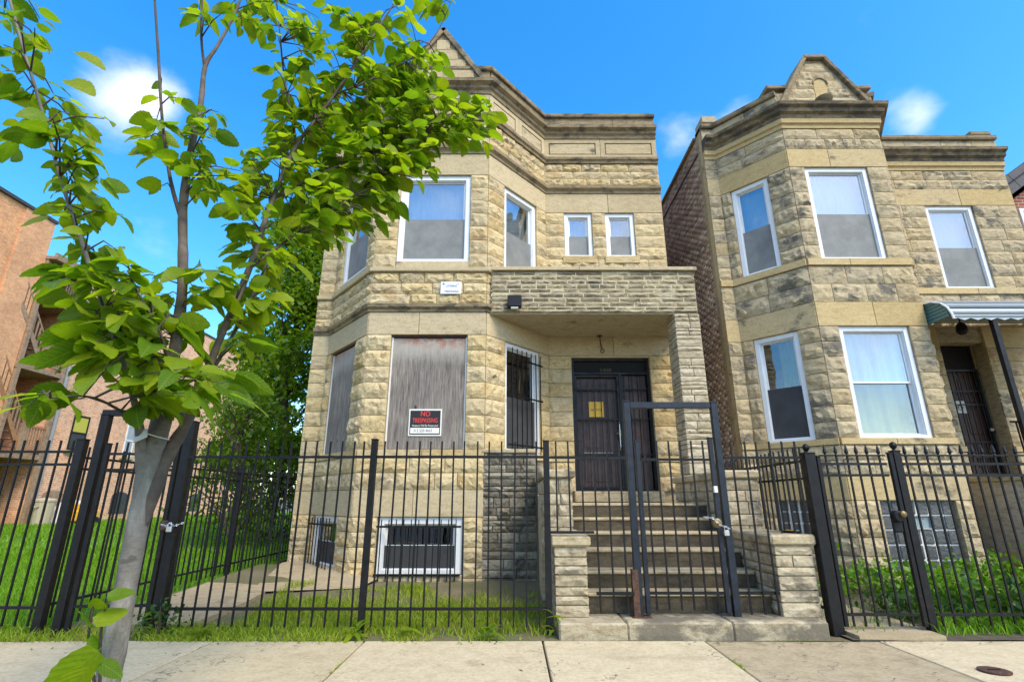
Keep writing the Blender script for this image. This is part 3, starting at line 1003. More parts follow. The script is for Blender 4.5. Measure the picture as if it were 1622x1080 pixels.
# ------------------------------------------------------------------ the boarded greystone
FY, MY = 7.93, 9.2
house = thing('greystone_house', 'two-storey buff stone house with boarded lower windows and a stone porch', 'house', (-0.4, FY, 0))
HP = [(-3.72, MY), (-3.41, MY), (-2.34, FY), (-0.42, FY), (0.68, MY), (3.05, MY)]
zw = 4.87 + 0.2586 * 3
hs = [Seg(HP[0], HP[1]),
      Seg(HP[1], HP[2], [(0.13, 1.16, 0.07, 0.89), (0.16, 1.24, 1.86, 3.68), (0.25, 1.36, 4.87, 6.68)]),
      Seg(HP[2], HP[3], [(0.38, 1.62, 0.07, 0.89), (0.39, 1.62, 1.86, 3.68), (0.37, 1.61, 4.87, 6.68)]),
      Seg(HP[3], HP[4], [(0.47, 1.41, 1.86, 3.68), (0.43, 1.37, 4.87, 6.68)]),
      Seg(HP[4], HP[5], [(0.42, 1.86, 1.27, 3.68), (0.37, 0.93, zw, 6.68), (1.20, 1.78, zw, 6.68)])]
core_wall(hs, -0.2, 9.0, M_MORTAR, house)
MB().prism([(-3.72, 9.46), (-3.41, 9.46), (-2.3, 8.2), (-0.46, 8.2), (0.6, 9.46), (3.05, 9.46), (3.05, 21), (-3.72, 21)], 8.5, 8.55).build('roof', M_ROOF, house)
MB().box(-3.72, -3.48, 9.46, 21, -0.2, 8.9).box(2.81, 3.05, 9.46, 21, -0.2, 8.9).box(-3.72, 3.05, 20.8, 21, -0.2, 8.85).build('side_wall', M_BRICKSIDE, house)

def courses(z0, z1, n): return [(z0 + (z1 - z0) * i / n, z0 + (z1 - z0) * (i + 1) / n) for i in range(n)]
rs = random.Random(11)
spec = []
for zone in (courses(0.07, 0.89, 4), courses(1.27, 1.76, 2), courses(1.86, 3.68, 7), courses(4.2, 4.78, 3), courses(4.87, 6.68, 7), courses(7.29, 7.83, 3)):
    for (a, b) in zone:
        for k, s in enumerate(hs):
            if k == 4 and 4.0 < a < 4.8: continue          # behind the porch parapet
            if k == 3 and b < 1.9: continue                 # behind the blackened wall
            if k == 4 and b < 1.2: continue
            spec += lay_blocks(s, a, b, 0.40, 0.62, rs)
place_blocks('stone', spec, M_STONE, house, 'block', r=rs)
# dressed courses
for k, s in enumerate(hs):
    ln = (0.4, 1.75, 1.0, 1.75, 1.35)[k]
    for (a, b, o) in ((-0.05, 0.07, 0.03), (0.89, 1.27, 0.012), (1.76, 1.86, 0.035), (3.68, 4.07, 0.012), (6.68, 7.12, 0.012)):
        if k == 4 and b < 1.5: continue
        s2 = s
        smooth_course(s2, a, b, ln, M_SMOOTH if o < 0.03 else M_STONE, house, {0.89: 'band_stone', 1.76: 'sill_stone', 3.68: 'lintel_stone', 6.68: 'lintel_stone'}.get(a, 'base_stone'), off=o, r=rs)
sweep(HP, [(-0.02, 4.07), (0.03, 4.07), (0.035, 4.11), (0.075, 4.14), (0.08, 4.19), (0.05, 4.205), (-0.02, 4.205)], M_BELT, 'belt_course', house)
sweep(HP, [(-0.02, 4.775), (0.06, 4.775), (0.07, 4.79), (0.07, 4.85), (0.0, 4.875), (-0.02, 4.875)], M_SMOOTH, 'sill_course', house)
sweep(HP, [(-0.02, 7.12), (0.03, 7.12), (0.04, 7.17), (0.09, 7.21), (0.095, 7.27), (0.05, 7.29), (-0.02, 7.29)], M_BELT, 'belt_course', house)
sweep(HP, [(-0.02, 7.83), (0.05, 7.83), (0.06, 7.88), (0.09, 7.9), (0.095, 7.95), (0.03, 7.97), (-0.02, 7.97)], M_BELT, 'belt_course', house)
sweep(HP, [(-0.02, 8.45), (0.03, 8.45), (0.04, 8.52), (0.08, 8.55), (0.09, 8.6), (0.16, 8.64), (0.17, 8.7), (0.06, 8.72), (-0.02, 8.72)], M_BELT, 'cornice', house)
for s in hs:
    smooth_course(s, 8.72, 8.97, 1.0, M_BELT, house, 'parapet_stone', off=0.03, r=rs)
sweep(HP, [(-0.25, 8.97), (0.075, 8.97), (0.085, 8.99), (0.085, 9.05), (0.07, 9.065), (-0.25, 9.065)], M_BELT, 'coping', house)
# recessed panels under the cornice
for k, s in enumerate(hs):
    if s.L < 0.5:
        smooth_course(s, 7.97, 8.45, 0.4, M_SMOOTH, house, 'panel_stone', r=rs); continue
    n = 2
    w = s.L / n
    for i in range(n):
        mb = frame_mb(w - 0.006, 0.474, 0.095, -0.012, 0.05, z0=0.003)
        p = mb.build('panel', M_SMOOTH, house, s.M(w * (i + 0.5), 7.97))
        MB().box(-w / 2 + 0.115, w / 2 - 0.115, -0.006, 0.05, 0.115, 0.365, ch=0.008).build('raised_field', M_SMOOTH, p, s.M(w * (i + 0.5), 7.97))
# gable over the bay
gy = FY - 0.05
gb = MB()
for (d, yy) in ((0.0, gy),):
    gb.quads([(-2.12, gy, 8.72), (-0.55, gy, 8.72), (-1.335, gy, 9.90), (-2.12, gy + 0.25, 8.72), (-0.55, gy + 0.25, 8.72), (-1.335, gy + 0.25, 9.90)],
             [(0, 1, 2), (5, 4, 3), (1, 4, 5, 2), (4, 1, 0, 3), (3, 0, 2, 5)])
gable = gb.build('gable', M_MORTAR, house)
gseg = Seg((-2.2, gy), (-0.5, gy))
for (a, b) in courses(8.74, 9.70, 4):
    t = (b - 8.72) / 1.18
    smooth_course(gseg, a, b, 0.5, M_SMOOTH, gable, 'stone', off=0.02, thick=0.02, r=rs, u0=0.08 + 0.785 * t, u1=1.65 - 0.785 * t)
for sg in (-1, 1):
    x0, x1 = -1.335 + sg * 0.85, -1.335
    L = math.hypot(0.85, 1.26)
    M = T(x0, gy - 0.06, 8.70) @ RY(-math.atan2(1.26, -sg * 0.85))
    MB().box(0, L + 0.02, 0, 0.36, -0.05 if sg < 0 else -0.03, 0.05 if sg < 0 else 0.07, ch=0.01).build('rake_coping', M_BELT, gable, M)
# upper windows with stone sills
for s, (u0, u1, z0, z1) in ((hs[1], hs[1].op[2]), (hs[2], hs[2].op[2]), (hs[3], hs[3].op[1])):
    window(house, s, u0, u1, z0 + 0.12, z1, upper_back=M_PANEBACK, bar=0.085)
    MB().box(u0, u1, 0.0, 0.3, z0, z0 + 0.117, ch=0.005).build('window_sill', M_SMOOTH, house, s.M(0, 0))
for i in (1, 2):
    u0, u1, z0, z1 = hs[4].op[i]
    window(house, hs[4], u0, u1, z0 + 0.06, z1, bar=0.075, upper_back=M_PANEBACK)
    MB().box(u0 - 0.05, u1 + 0.05, -0.05, 0.3, z0 - 0.10, z0 + 0.057, ch=0.01).build('window_sill', M_STONE, house, hs[4].M(0, 0))
# boards
for s, (u0, u1, z0, z1) in ((hs[1], hs[1].op[1]), (hs[2], hs[2].op[1])):
    M = s.M((u0 + u1) / 2, z0, -0.055)
    w = u1 - u0
    for xa in (-w / 2 + 0.003, w / 2 - 0.028):
        MB().box(xa, xa + 0.025, -0.015, 0.1, 0, z1 - z0 - 0.03, ch=0.003).build('window_trim', M_PAPER, house, M)
    bd = MB().box(-w / 2 + 0.028, w / 2 - 0.028, 0, 0.02, 0.01, z1 - z0 - 0.045, ch=0.002).build('plywood_board', M_PLY, house, M)
    MB().box(-w / 2, w / 2, -0.02, 0.1, z1 - z0 - 0.03, z1 - z0 - 0.002).build('drip_edge', M_RUST, house, M)
# lower right bay window behind bars, basement windows behind bars
u0, u1, z0, z1 = hs[3].op[0]
window(house, hs[3], u0, u1, z0, z1, screen=M_SCREENDARK, glass=M_GLASSDARK, split=0.5, bar=0.07, label='white lower bay window behind iron bars')
bars(house, hs[3], u0 + 0.04, u1 - 0.02, z0 + 0.05, z1 - 0.10, 7, (0.06, 0.86, 1.50))
for s, (u0, u1, z0, z1), nb in ((hs[1], hs[1].op[0], 8), (hs[2], hs[2].op[0], 11)):
    window(house, s, u0, u1, z0 + 0.05, z1, screen=M_SCREENDARK, glass=M_GLASSDARK, bar=0.095 if nb > 9 else 0.085, name='basement_window')
    MB().box(u0 - 0.03, u1 + 0.03, -0.06, 0.2, z0 - 0.08, z0 + 0.047, ch=0.012).build('window_sill', M_STEP, house, s.M(0, 0))
    bars(house, s, u0 + 0.03, u1 - 0.03, z0 - 0.03, z1 - 0.03, nb, (0.08, 0.72), off=0.07)

# door of the greystone
ds = hs[4]
du0, du1, dz0, dz1 = ds.op[0]
dM = ds.M((du0 + du1) / 2, dz0, -0.07)
DW, DH = du1 - du0, 2.38
MB().box(-DW / 2, DW / 2, -0.07, 0.3, DH, DH + 0.028).build('door_lintel', M_SMOOTH, house, dM)
fr = frame_mb(DW, DH, 0.05, 0.0, 0.12, bottom=0.03)
fr.box(-DW / 2 + 0.05, DW / 2 - 0.05, 0.01, 0.1, 2.075, 2.115)                # transom bar
fr.box(0.145, 0.20, 0.005, 0.1, 0.03, 2.075)                                  # mullion between gate and sidelight
fr = fr.build('door_frame', M_IRON, house, dM)
box_obj('transom_panel', M_DARK, fr, -DW / 2 + 0.05, DW / 2 - 0.05, 0.06, 0.08, 2.115, 2.33, M=dM)
text('3408', 0.09, M_OLDBRASS, fr, dM @ T(-0.08, 0.052, 2.16), 'house_number', sx=1.25)
door = box_obj('door', M_DOOR, house, -DW / 2 + 0.05, 0.145, 0.105, 0.15, 0.03, 2.075, M=dM)
for (a, b, c, d) in ((-0.52, -0.06, 0.16, 0.62), (-0.52, -0.06, 0.75, 1.9)):
    frame_mb(b - a, d - c, 0.03, 0.095, 0.106, x0=(a + b) / 2, z0=c).build('door_moulding', M_DOOR, door, dM)
box_obj('kick_strip', M_RAIN, door, -0.53, -0.02, 0.098, 0.104, 0.655, 0.667, M=dM)
MB().lathe([(0.0, 0), (0.022, 0), (0.03, 0.012), (0.022, 0.03), (0.012, 0.05)], k=10).build('door_knob', M_STEEL, door, dM @ T(0.085, 0.10, 1.0) @ RX(R(90)))
side = MB()
for i in range(3):
    side.box(0.20 + i * 0.155, 0.20 + (i + 1) * 0.155 - 0.006, 0.09, 0.12, 0.03, 2.075, ch=0.004)
side.build('sidelight_panel', M_DOOR, house, dM)
gate = frame_mb(DW / 2 + 0.145 - 0.05, 2.03, 0.04, 0.018, 0.05, x0=(-DW / 2 + 0.05 + 0.145) / 2, z0=0.035)
for z in (0.62, 1.25, 1.80):
    gate.box(-DW / 2 + 0.09, 0.105, 0.022, 0.046, z - 0.016, z + 0.016)
sgate = gate.build('security_door', M_IRON, house, dM)
bm = MB().box(-0.007, 0.007, 0.026, 0.042, 0.06, 1.98).mesh('bar', M_IRON)
for i in range(6):
    add('bar', bm, sgate, dM @ T(-DW / 2 + 0.09 + (DW / 2 + 0.015) * (i + 0.7) / 6.2, 0, 0))
box_obj('latch', M_BRASS, sgate, 0.085, 0.135, -0.01, 0.02, 0.93, 1.05, ch=0.006, M=dM)
MB().tube([(0.10, 0.005, 1.2), (0.10, -0.04, 1.15), (0.10, -0.04, 0.75), (0.10, 0.005, 0.70)], 0.008).build('pull_handle', M_STEEL, sgate, dM)
sg2 = MB()
for z in (0.62, 1.25, 1.80):
    sg2.box(0.20, DW / 2 - 0.05, 0.03, 0.05, z - 0.014, z + 0.014)
for i in range(3):
    x = 0.25 + i * 0.15
    sg2.box(x - 0.007, x + 0.007, 0.034, 0.048, 0.03, 2.075)
sg2.build('sidelight_guard', M_IRON, house, dM)
MB().box(du0 - 0.04, du1 + 0.04, -0.14, 0.3, 1.09, 1.268, ch=0.012).build('door_sill', M_STEP, house, ds.M(0, 0))
# pavers of dressed stone beside the door continue as rock blocks above; porch
PX0, PX1, PZ0, PZ1 = -0.36, 3.06, 4.06, 4.86
porch = MB().box(PX0 + 0.03, PX1 - 0.012, FY + 0.009, FY + 0.25, PZ0 + 0.03, PZ1 - 0.06).box(PX1 - 0.25, PX1 - 0.02, FY + 0.25, MY, PZ0 + 0.03, PZ1 - 0.06).build('porch', M_VMORTAR, house)
MB().prism([(-0.36, FY + 0.03), (PX1 - 0.02, FY + 0.03), (PX1 - 0.02, MY), (0.68, MY), (-0.36, FY + 0.06)], PZ0 - 0.012, PZ0 + 0.03).build('soffit', M_SOFFIT, porch)
pseg = Seg((PX0, FY + 0.012), (PX1, FY + 0.012))
pside = Seg((PX1, FY + 0.03), (PX1, MY))
vs, z = [], PZ0
i = 0
while z < PZ1 - 0.07:
    h = min(rs.choice((0.052, 0.06, 0.068, 0.075, 0.082)), PZ1 - 0.055 - z)
    if PZ1 - 0.055 - z - h < 0.045: h = PZ1 - 0.055 - z
    vs += lay_blocks(pseg, z, z + h, 0.22, 0.46, rs, joint=0.02)
    vs += lay_blocks(pside, z, z + h, 0.3, 0.4, rs, joint=0.014)
    z += h
place_blocks('split_stone', vs, M_VENEER, porch, 'veneer', r=rs)
for a, b in ((-0.40, 1.13), (1.135, 3.10)):
    MB().box(a, b, FY - 0.04, FY + 0.30, PZ1 - 0.052, PZ1 + 0.012, ch=0.006).build('coping', M_SMOOTH, porch)
MB().box(2.81, 3.10, FY + 0.305, MY, PZ1 - 0.052, PZ1 + 0.012, ch=0.006).build('coping', M_SMOOTH, porch)
# porch column
CX0, CX1 = 2.66, 3.07
colm = MB().box(CX0 + 0.03, CX1 - 0.03, FY + 0.04, FY + 0.42, 0.0, PZ0 - 0.014).build('porch_column', M_VMORTAR, house)
cseg = Seg((CX0, FY + 0.012), (CX1, FY + 0.012))
cin = Seg((CX0 + 0.005, FY + 0.45), (CX0 + 0.005, FY + 0.02))
cout = Seg((CX1 - 0.002, FY + 0.02), (CX1 - 0.002, FY + 0.45))
vs, z = [], 0.0
while z < PZ0 - 0.03:
    h = rs.choice((0.055, 0.07, 0.07, 0.09, 0.12, 0.16))
    if PZ0 - 0.014 - z - h < 0.05: h = PZ0 - 0.014 - z
    vs += lay_blocks(cseg, z, z + h, 0.2, 0.42, rs, joint=0.012)
    vs += lay_blocks(cin, z, z + h, 0.2, 0.45, rs, joint=0.012)
    vs += lay_blocks(cout, z, z + h, 0.2, 0.45, rs, joint=0.012)
    z += h
place_blocks('split_stone', vs, M_COLUMN, colm, 'veneer', depth=0.8, r=rs)
# blackened wall under the bay's barred window
blk = MB().prism([(-0.40, FY + 0.03), (0.36, FY + 0.03), (0.36, MY), (0.68, MY), (-0.40, FY + 0.06)], 0, 1.80).build('stoop_side_wall', M_DARKSTONE, house)
bseg = Seg((-0.44, FY), (0.36, FY))
vs, z = [], 0.0
while z < 1.78:
    h = rs.choice((0.07, 0.09, 0.11, 0.14))
    if 1.80 - z - h < 0.05: h = 1.80 - z
    vs += lay_blocks(bseg, z, z + h, 0.2, 0.36, rs, joint=0.014)
    z += h
place_blocks('split_stone', vs, M_DARKSTONE, blk, 'veneer', depth=1.3, r=rs)
MB().box(-0.46, 0.38, FY - 0.04, FY + 0.4, 1.80, 1.86, ch=0.012).build('cap', M_STEP, blk)

# fittings on the front
t = thing('floodlight', 'small black floodlight box on the rough stone porch parapet', 'light', (-0.1, FY - 0.05, 4.2))
p = P(815, 478, FY - 0.09)
MB().box(-0.115, 0.115, -0.055, 0.06, -0.10, 0.10, ch=0.012).build('housing', M_BLACKBOX, t, T(*p))
MB().box(-0.06, 0.06, -0.04, 0.03, -0.125, -0.10, ch=0.004).build('lens', M_PAPER, t, T(*p))
t = thing('hanging_bracket', 'dark iron pipe bracket with a ring hanging over the barred front door', 'bracket', (1.65, 9.1, 4.0))
MB().tube([(1.63, 9.12, 4.045), (1.64, 9.11, 3.9), (1.655, 9.08, 3.78)], 0.011).build('stem', M_RUST, t)
ring = [(1.66 + 0.035 * math.cos(a * math.pi / 6), 9.08, 3.74 + 0.035 * math.sin(a * math.pi / 6)) for a in range(13)]
MB().tube(ring, 0.008, k=6).build('ring', M_RUST, t)
MB().lathe([(0.05, 0), (0.05, 0.014)], (1.63, 9.12, 4.032)).build('plate', M_RUST, t)

def sign_at(p, w, h, d, mat, name, label, cat='sign'):
    t = thing(name, label, cat, p)
    MB().box(-w / 2, w / 2, -d, 0, -h / 2, h / 2, ch=0.002).build('plate', mat, t, T(*p))
    return t
# NO TRESPASSING on the board
by = FY + 0.05
p = P(673.5, 669, by)
t = sign_at(p, 0.51, 0.415, 0.008, M_SIGNWHITE, 'warning_sign', 'black and red no trespassing sign on the weathered grey plywood board')
pm = T(p.x, p.y - 0.0085, p.z)
MB().box(-0.235, 0.235, -0.002, 0, -0.185, 0.185).build('black_field', M_SIGNBLACK, t, pm)
text('NO', 0.115, M_SIGNRED, t, pm @ T(0, -0.003, 0.13), sx=0.85)
text('TRESPASSING', 0.098, M_SIGNRED, t, pm @ T(0, -0.003, 0.028), sx=0.66)
text('Violators Will Be Prosecuted', 0.046, M_SIGNWHITE, t, pm @ T(0, -0.003, -0.05), sx=0.74)
MB().box(-0.222, 0.222, -0.0045, -0.002, -0.168, -0.083).build('number_field', M_SIGNWHITE, t, pm)
text('312 520 4663', 0.062, M_INK, t, pm @ T(-0.03, -0.0055, -0.127), sx=0.85)
# white notice higher up
p = P(714.5, 456, FY - 0.055)
t = sign_at(p, 0.345, 0.215, 0.006, M_SIGNWHITE2, 'notice_board', 'small white loitering and trespassing notice on rough stone under the upper window')
pm = T(p.x, p.y - 0.0065, p.z)
text('LOITERING', 0.052, M_INK, t, pm @ T(0.005, -0.001, 0.03), sx=0.72)
text('TRESPASSING', 0.052, M_INK, t, pm @ T(0.01, -0.001, -0.068), sx=0.78)
st = [((0.028 if i % 2 == 0 else 0.013) * math.sin(i * math.pi / 5), (0.028 if i % 2 == 0 else 0.013) * math.cos(i * math.pi / 5)) for i in range(10)]
mb = MB()
mb.quads([(-0.125 + x, -0.002, 0.068 + z) for x, z in st], [tuple(range(10))[::-1]])
mb.build('star_emblem', M_STARBLUE, t, pm)
box_obj('small_print', M_INK, t, 0.09, 0.135, -0.0015, 0, 0.062, 0.068, M=pm)
# orange notice on the door
p = P(946.5, 646, MY - 0.0)
t = thing('door_notice', 'orange paper notice taped behind the bars of the brown front door', 'notice', p)
pm = T(p.x, MY + 0.155, p.z)
MB().box(-0.135, 0.135, -0.004, 0, -0.14, 0.14).build('sheet', M_NOTICE, t, pm)
text('!', 0.08, M_SIGNBLACK, t, pm @ T(0, -0.005, 0.07), sx=0.9)
text('NOTICE', 0.058, M_SIGNBLACK, t, pm @ T(0, -0.005, -0.01), sx=0.95)

# ------------------------------------------------------------------ stoop
stoop = thing('stone_stoop', 'worn stone steps with low rough stone side walls before the barred door', 'steps', (1.5, 5.1, 0))
SX0, SX1 = 0.70, 2.40
for a, b, mt in ((0.40, 0.98, 0), (0.985, 1.88, 1), (1.885, 2.70, 2)):
    MB().box(a, b, 4.88 + 0.01 * mt, 5.5, -0.05, 0.125 + 0.003 * mt, ch=0.014).build('base_slab', M_SLAB, stoop)
y, z = 5.25, 0.13
tr = (0.30 - 0.13, 0.155, 0.175, 0.155, 0.14, 0.16)
for i, h in enumerate(tr):
    z1 = z + h
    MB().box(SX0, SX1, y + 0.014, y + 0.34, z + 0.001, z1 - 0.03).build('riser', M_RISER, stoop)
    MB().box(SX0 + 0.002, SX1 - 0.002, y, (y + 0.30 if i < 5 else MY - 0.145), z1 - 0.03, z1, ch=0.008).build('step', M_STEP, stoop)
    z = z1
    y += 0.28
ZL = z
MB().box(0.36, SX0, 6.66, MY - 0.15, 0.0, ZL - 0.004).box(SX1, 2.66, 6.66, MY - 0.15, 0, ZL - 0.004).build('landing', M_STEP, stoop)

def cheek(x0, x1, y0, y1, z1, mat, inner, capo=0.035, capmat=M_STEP, tilt=0.0, caph=0.095):
    core = MB().box(x0 + 0.03, x1 - 0.03, y0 + 0.03, y1, 0.0, z1 - caph).build('side_wall', M_VMORTAR, stoop)
    fs = Seg((x0, y0 + 0.01), (x1, y0 + 0.01))
    ls = Seg((x0 + 0.01, y1), (x0 + 0.01, y0))
    rs_ = Seg((x1 - 0.01, y0), (x1 - 0.01, y1))
    out, z = [], 0.125 if y0 < 5.5 else 0.6
    z_ = z
    while z < z1 - caph - 0.02:
        h = rs.choice((0.075, 0.10, 0.12, 0.135))
        if z1 - caph - z - h < 0.06: h = z1 - caph - z
        out += lay_blocks(fs, z, z + h, 0.15, 0.42, rs, joint=0.012)
        out += lay_blocks(ls, z, z + h, 0.22, 0.42, rs, joint=0.012)
        out += lay_blocks(rs_, z, z + h, 0.22, 0.42, rs, joint=0.012)
        z += h
    place_blocks('split_stone', out, mat, core, 'veneer', depth=0.95, r=rs)
    MB().box(x0 - capo, x1 + capo, y0 - capo, y1, z1 - caph, z1, ch=0.018).build('cap', capmat, core)
cheek(0.39, 0.69, 5.10, 6.12, 0.81, M_CHEEK, 1)
cheek(2.42, 2.77, 5.10, 6.05, 0.82, M_CHEEK, -1)
cheek(0.37, 0.69, 6.12, FY + 0.02, 1.46, M_CHEEK, 1)
cheek(2.42, 2.80, 6.05, FY + 0.02, 1.45, M_CHEEK, -1)

# ------------------------------------------------------------------ neighbouring greystone
nb_ = thing('neighbouring_greystone', 'soot-patched stone house with white windows, pointed roof gable and green awning', 'house', (6, FY, 0))
NY = 8.85
NP = [(3.88, NY), (4.12, NY), (4.99, FY), (6.76, FY), (7.45, MY), (10.25, MY)]
ns = [Seg(NP[0], NP[1]),
      Seg(NP[1], NP[2], [(0.22, 0.82, 0.61, 1.12), (0.21, 0.94, 2.03, 3.83), (0.19, 0.87, 5.03, 6.85)]),
      Seg(NP[2], NP[3], [(0.42, 1.53, 0.10, 1.12), (0.32, 1.46, 2.03, 3.83), (0.27, 1.40, 5.03, 6.85)]),
      Seg(NP[3], NP[4]),
      Seg(NP[4], NP[5], [(0.53, 1.38, 1.5, 3.95), (2.1, 2.6, 2.0, 3.72), (0.95, 1.92, 5.03, 6.85)])]
core_wall(ns, -0.2, 8.5, M_MORTAR, nb_)
MB().prism([(3.88, 9.1), (4.15, 9.1), (5.03, 8.2), (6.7, 8.2), (7.4, 9.46), (10.25, 9.46), (10.25, 21), (3.88, 21)], 8.0, 8.05).build('roof', M_ROOF, nb_)
spec = []
rs = random.Random(23)
for zone in (courses(0.10, 1.12, 4), courses(1.48, 1.93, 2), courses(2.03, 3.83, 7), courses(4.25, 4.9, 2), courses(5.03, 6.85, 7), courses(7.23, 7.67, 2)):
    for (a, b) in zone:
        for k, s in enumerate(ns):
            if k == 3: continue
            if k == 4 and b < 1.2: continue
            if k == 1 and a > 0.09 and b < 1.15:
                for op in (s.op[0],):
                    pass
            spec += lay_blocks(s, a, b, 0.36, 0.60, rs)
place_blocks('stone', spec, M_NSTONE, nb_, 'block', r=rs)
spec = []
for zone in (courses(2.03, 3.83, 7), courses(5.03, 6.85, 7)):
    for (a, b) in zone:
        spec += lay_blocks(ns[3], a, b, 0.5, 0.7, rs)
mb = MB()
for (seg, a, b, c, d) in spec:
    me = rs.choice(rocks(M_NSTONE, 'block'))
    M = seg.M((a + b) / 2, (c + d) / 2) @ SC(b - a, 1, d - c)
    mb.quads([M @ v.co for v in me.vertices], [tuple(p.vertices) for p in me.polygons])
stuff(mb.build('return_stone', M_NSTONE, nb_))
for k, s in enumerate(ns):
    ln = (0.4, 1.5, 1.0, 1.5, 1.3)[k]
    for (a, b, o) in ((-0.05, 0.10, 0.03), (1.12, 1.48, 0.012), (1.93, 2.03, 0.04), (3.83, 4.25, 0.012), (4.9, 5.03, 0.045), (6.85, 7.23, 0.012)):
        if k == 4 and b < 1.6: continue
        smooth_course(s, a, b, ln, M_NSMOOTH, nb_, {1.12: 'band_stone', 1.93: 'sill_stone', 3.83: 'lintel_stone', 4.9: 'sill_stone', 6.85: 'lintel_stone'}.get(a, 'base_stone'), off=o, r=rs)
sweep(NP, [(-0.02, 7.67), (0.03, 7.67), (0.035, 7.74), (0.07, 7.76), (0.075, 7.85), (-0.02, 7.85)], M_NSMOOTH, 'moulding', nb_)
sweep(NP, [(-0.02, 7.85), (0.08, 7.85), (0.09, 7.92), (0.15, 7.95), (0.16, 8.02), (0.22, 8.05), (0.23, 8.11), (0.08, 8.135), (-0.02, 8.135)], M_BELT, 'cornice', nb_)
for k, s in enumerate(ns):
    if k == 2: continue
    smooth_course(s, 8.135, 8.41, 0.6, M_NSTONE, nb_, 'parapet_stone', off=0.02, r=rs)
for pts in (NP[:3], NP[3:]):
    sweep(pts, [(-0.3, 8.41), (0.07, 8.41), (0.085, 8.44), (0.085, 8.50), (-0.3, 8.515)], M_BELT, 'coping', nb_)
MB().box(3.90, 4.20, NY - 0.09, NY + 0.3, 8.52, 8.68, ch=0.012).build('parapet_block', M_NSTONE, nb_)
MB().box(9.72, 10.16, MY - 0.08, MY + 0.3, 8.52, 8.61, ch=0.012).build('parapet_block', M_BELT, nb_)
# raised wall and gable over the bay
rw = MB().box(4.95, 6.78, FY + 0.12, FY + 0.4, 8.0, 8.62).build('raised_wall', M_NSTONE, nb_)
rseg = Seg((4.95, FY + 0.12), (6.78, FY + 0.12))
place_blocks('stone', [b for (a, c) in courses(8.14, 8.60, 2) for b in lay_blocks(rseg, a, c, 0.3, 0.5, rs)], M_NSTONE, rw, r=rs)
MB().box(4.86, 6.86, FY + 0.02, FY + 0.45, 8.62, 8.71, ch=0.014).build('coping', M_BELT, rw)
gy = FY - 0.03
ng = MB().quads([(5.02, gy, 8.13), (6.68, gy, 8.13), (5.96, gy, 9.24), (5.66, gy, 9.24), (5.02, gy + 0.4, 8.13), (6.68, gy + 0.4, 8.13), (5.96, gy + 0.4, 9.24), (5.66, gy + 0.4, 9.24)],
                [(0, 1, 2, 3), (7, 6, 5, 4), (1, 5, 6, 2), (3, 2, 6, 7), (4, 0, 3, 7), (5, 1, 0, 4)]).build('gable', M_MORTAR, nb_)
ngs = Seg((5.02, gy), (6.68, gy), [(0.70, 0.94, 8.28, 8.78)])
sp = []
for (a, b) in courses(8.15, 9.16, 5):
    t_ = ((a + b) / 2 + 0.08 - 8.13) / 1.11
    sp += lay_blocks(ngs, a, b, 0.3, 0.45, rs, u0=0.05 + 0.60 * t_, u1=1.61 - 0.68 * t_)
place_blocks('stone', sp, M_NSTONE, ng, depth=0.6, r=rs)
for (xa, xb) in ((4.97, 5.62), (6.73, 6.0)):
    L = math.hypot(xb - xa, 1.16)
    M = T(xa, gy - 0.08, 8.13) @ RY(-math.atan2(1.16, xb - xa))
    MB().box(0, L, 0, 0.5, -0.06 if xb > xa else -0.02, 0.02 if xb > xa else 0.06, ch=0.01).build('rake_coping', M_BELT, ng, M)
MB().box(5.60, 6.02, gy - 0.09, gy + 0.45, 9.225, 9.30, ch=0.012).build('peak_cap', M_BELT, ng)
# round-headed niche with a bracket
mb = MB()
pts = [(5.72, 8.30), (5.96, 8.30), (5.96, 8.66)] + [(5.84 + 0.12 * math.cos(a * math.pi / 8), 8.66 + 0.12 * math.sin(a * math.pi / 8)) for a in range(1, 8)] + [(5.72, 8.66)]
mb.quads([(x, gy - 0.012, z) for x, z in pts] + [(x, gy + 0.02, z) for x, z in pts], [tuple(range(len(pts)))] + [(i, len(pts) + i, len(pts) + (i + 1) % len(pts), (i + 1) % len(pts)) for i in range(len(pts))])
mb.build('niche', M_NSMOOTH, ng)
hood = [(5.84 + 0.135 * math.cos(a * math.pi / 10), gy - 0.02, 8.66 + 0.135 * math.sin(a * math.pi / 10)) for a in range(11)]
MB().tube(hood, 0.018, k=6).build('niche_arch', M_BELT, ng)
MB().lathe([(0.02, -0.16), (0.10, -0.10), (0.15, -0.03), (0.16, 0.0)], (5.84, gy - 0.02, 8.30), k=16).build('bracket', M_BELT, ng)
# windows
wk = []
for s, i, kw in ((ns[1], 2, {}), (ns[2], 2, {}), (ns[4], 2, {})):
    u0, u1, z0, z1 = s.op[i]
    window(nb_, s, u0, u1, z0, z1, bar=0.075, upper_back=M_SHEER, **kw)  # pale sheet added behind upper panes for the sky they reflect
u0, u1, z0, z1 = ns[1].op[1]
wi, M, iw, ih, b0 = window(nb_, ns[1], u0, u1, z0, z1, bar=0.075, screen=M_SCREENDARK, glass=M_GLASSDARK)
curtain(wi, M, -0.05, iw / 2, b0 + 0.5 * ih, b0 + ih, 0.20, M_CURTAIN, 4)
u0, u1, z0, z1 = ns[2].op[1]
wi, M, iw, ih, b0 = window(nb_, ns[2], u0, u1, z0, z1, bar=0.075, screen=None, glass=M_GLASSMID, glass_lower=M_GLASSDARK)
curtain(wi, M, -iw / 2, iw / 2, b0, b0 + ih, 0.22, M_CURTAIN, 5)
curtain(wi, M, -iw / 2, iw / 2 - 0.02, b0 + 0.5 * ih, b0 + ih, 0.16, M_SHEER, 6)
u0, u1, z0, z1 = ns[4].op[1]
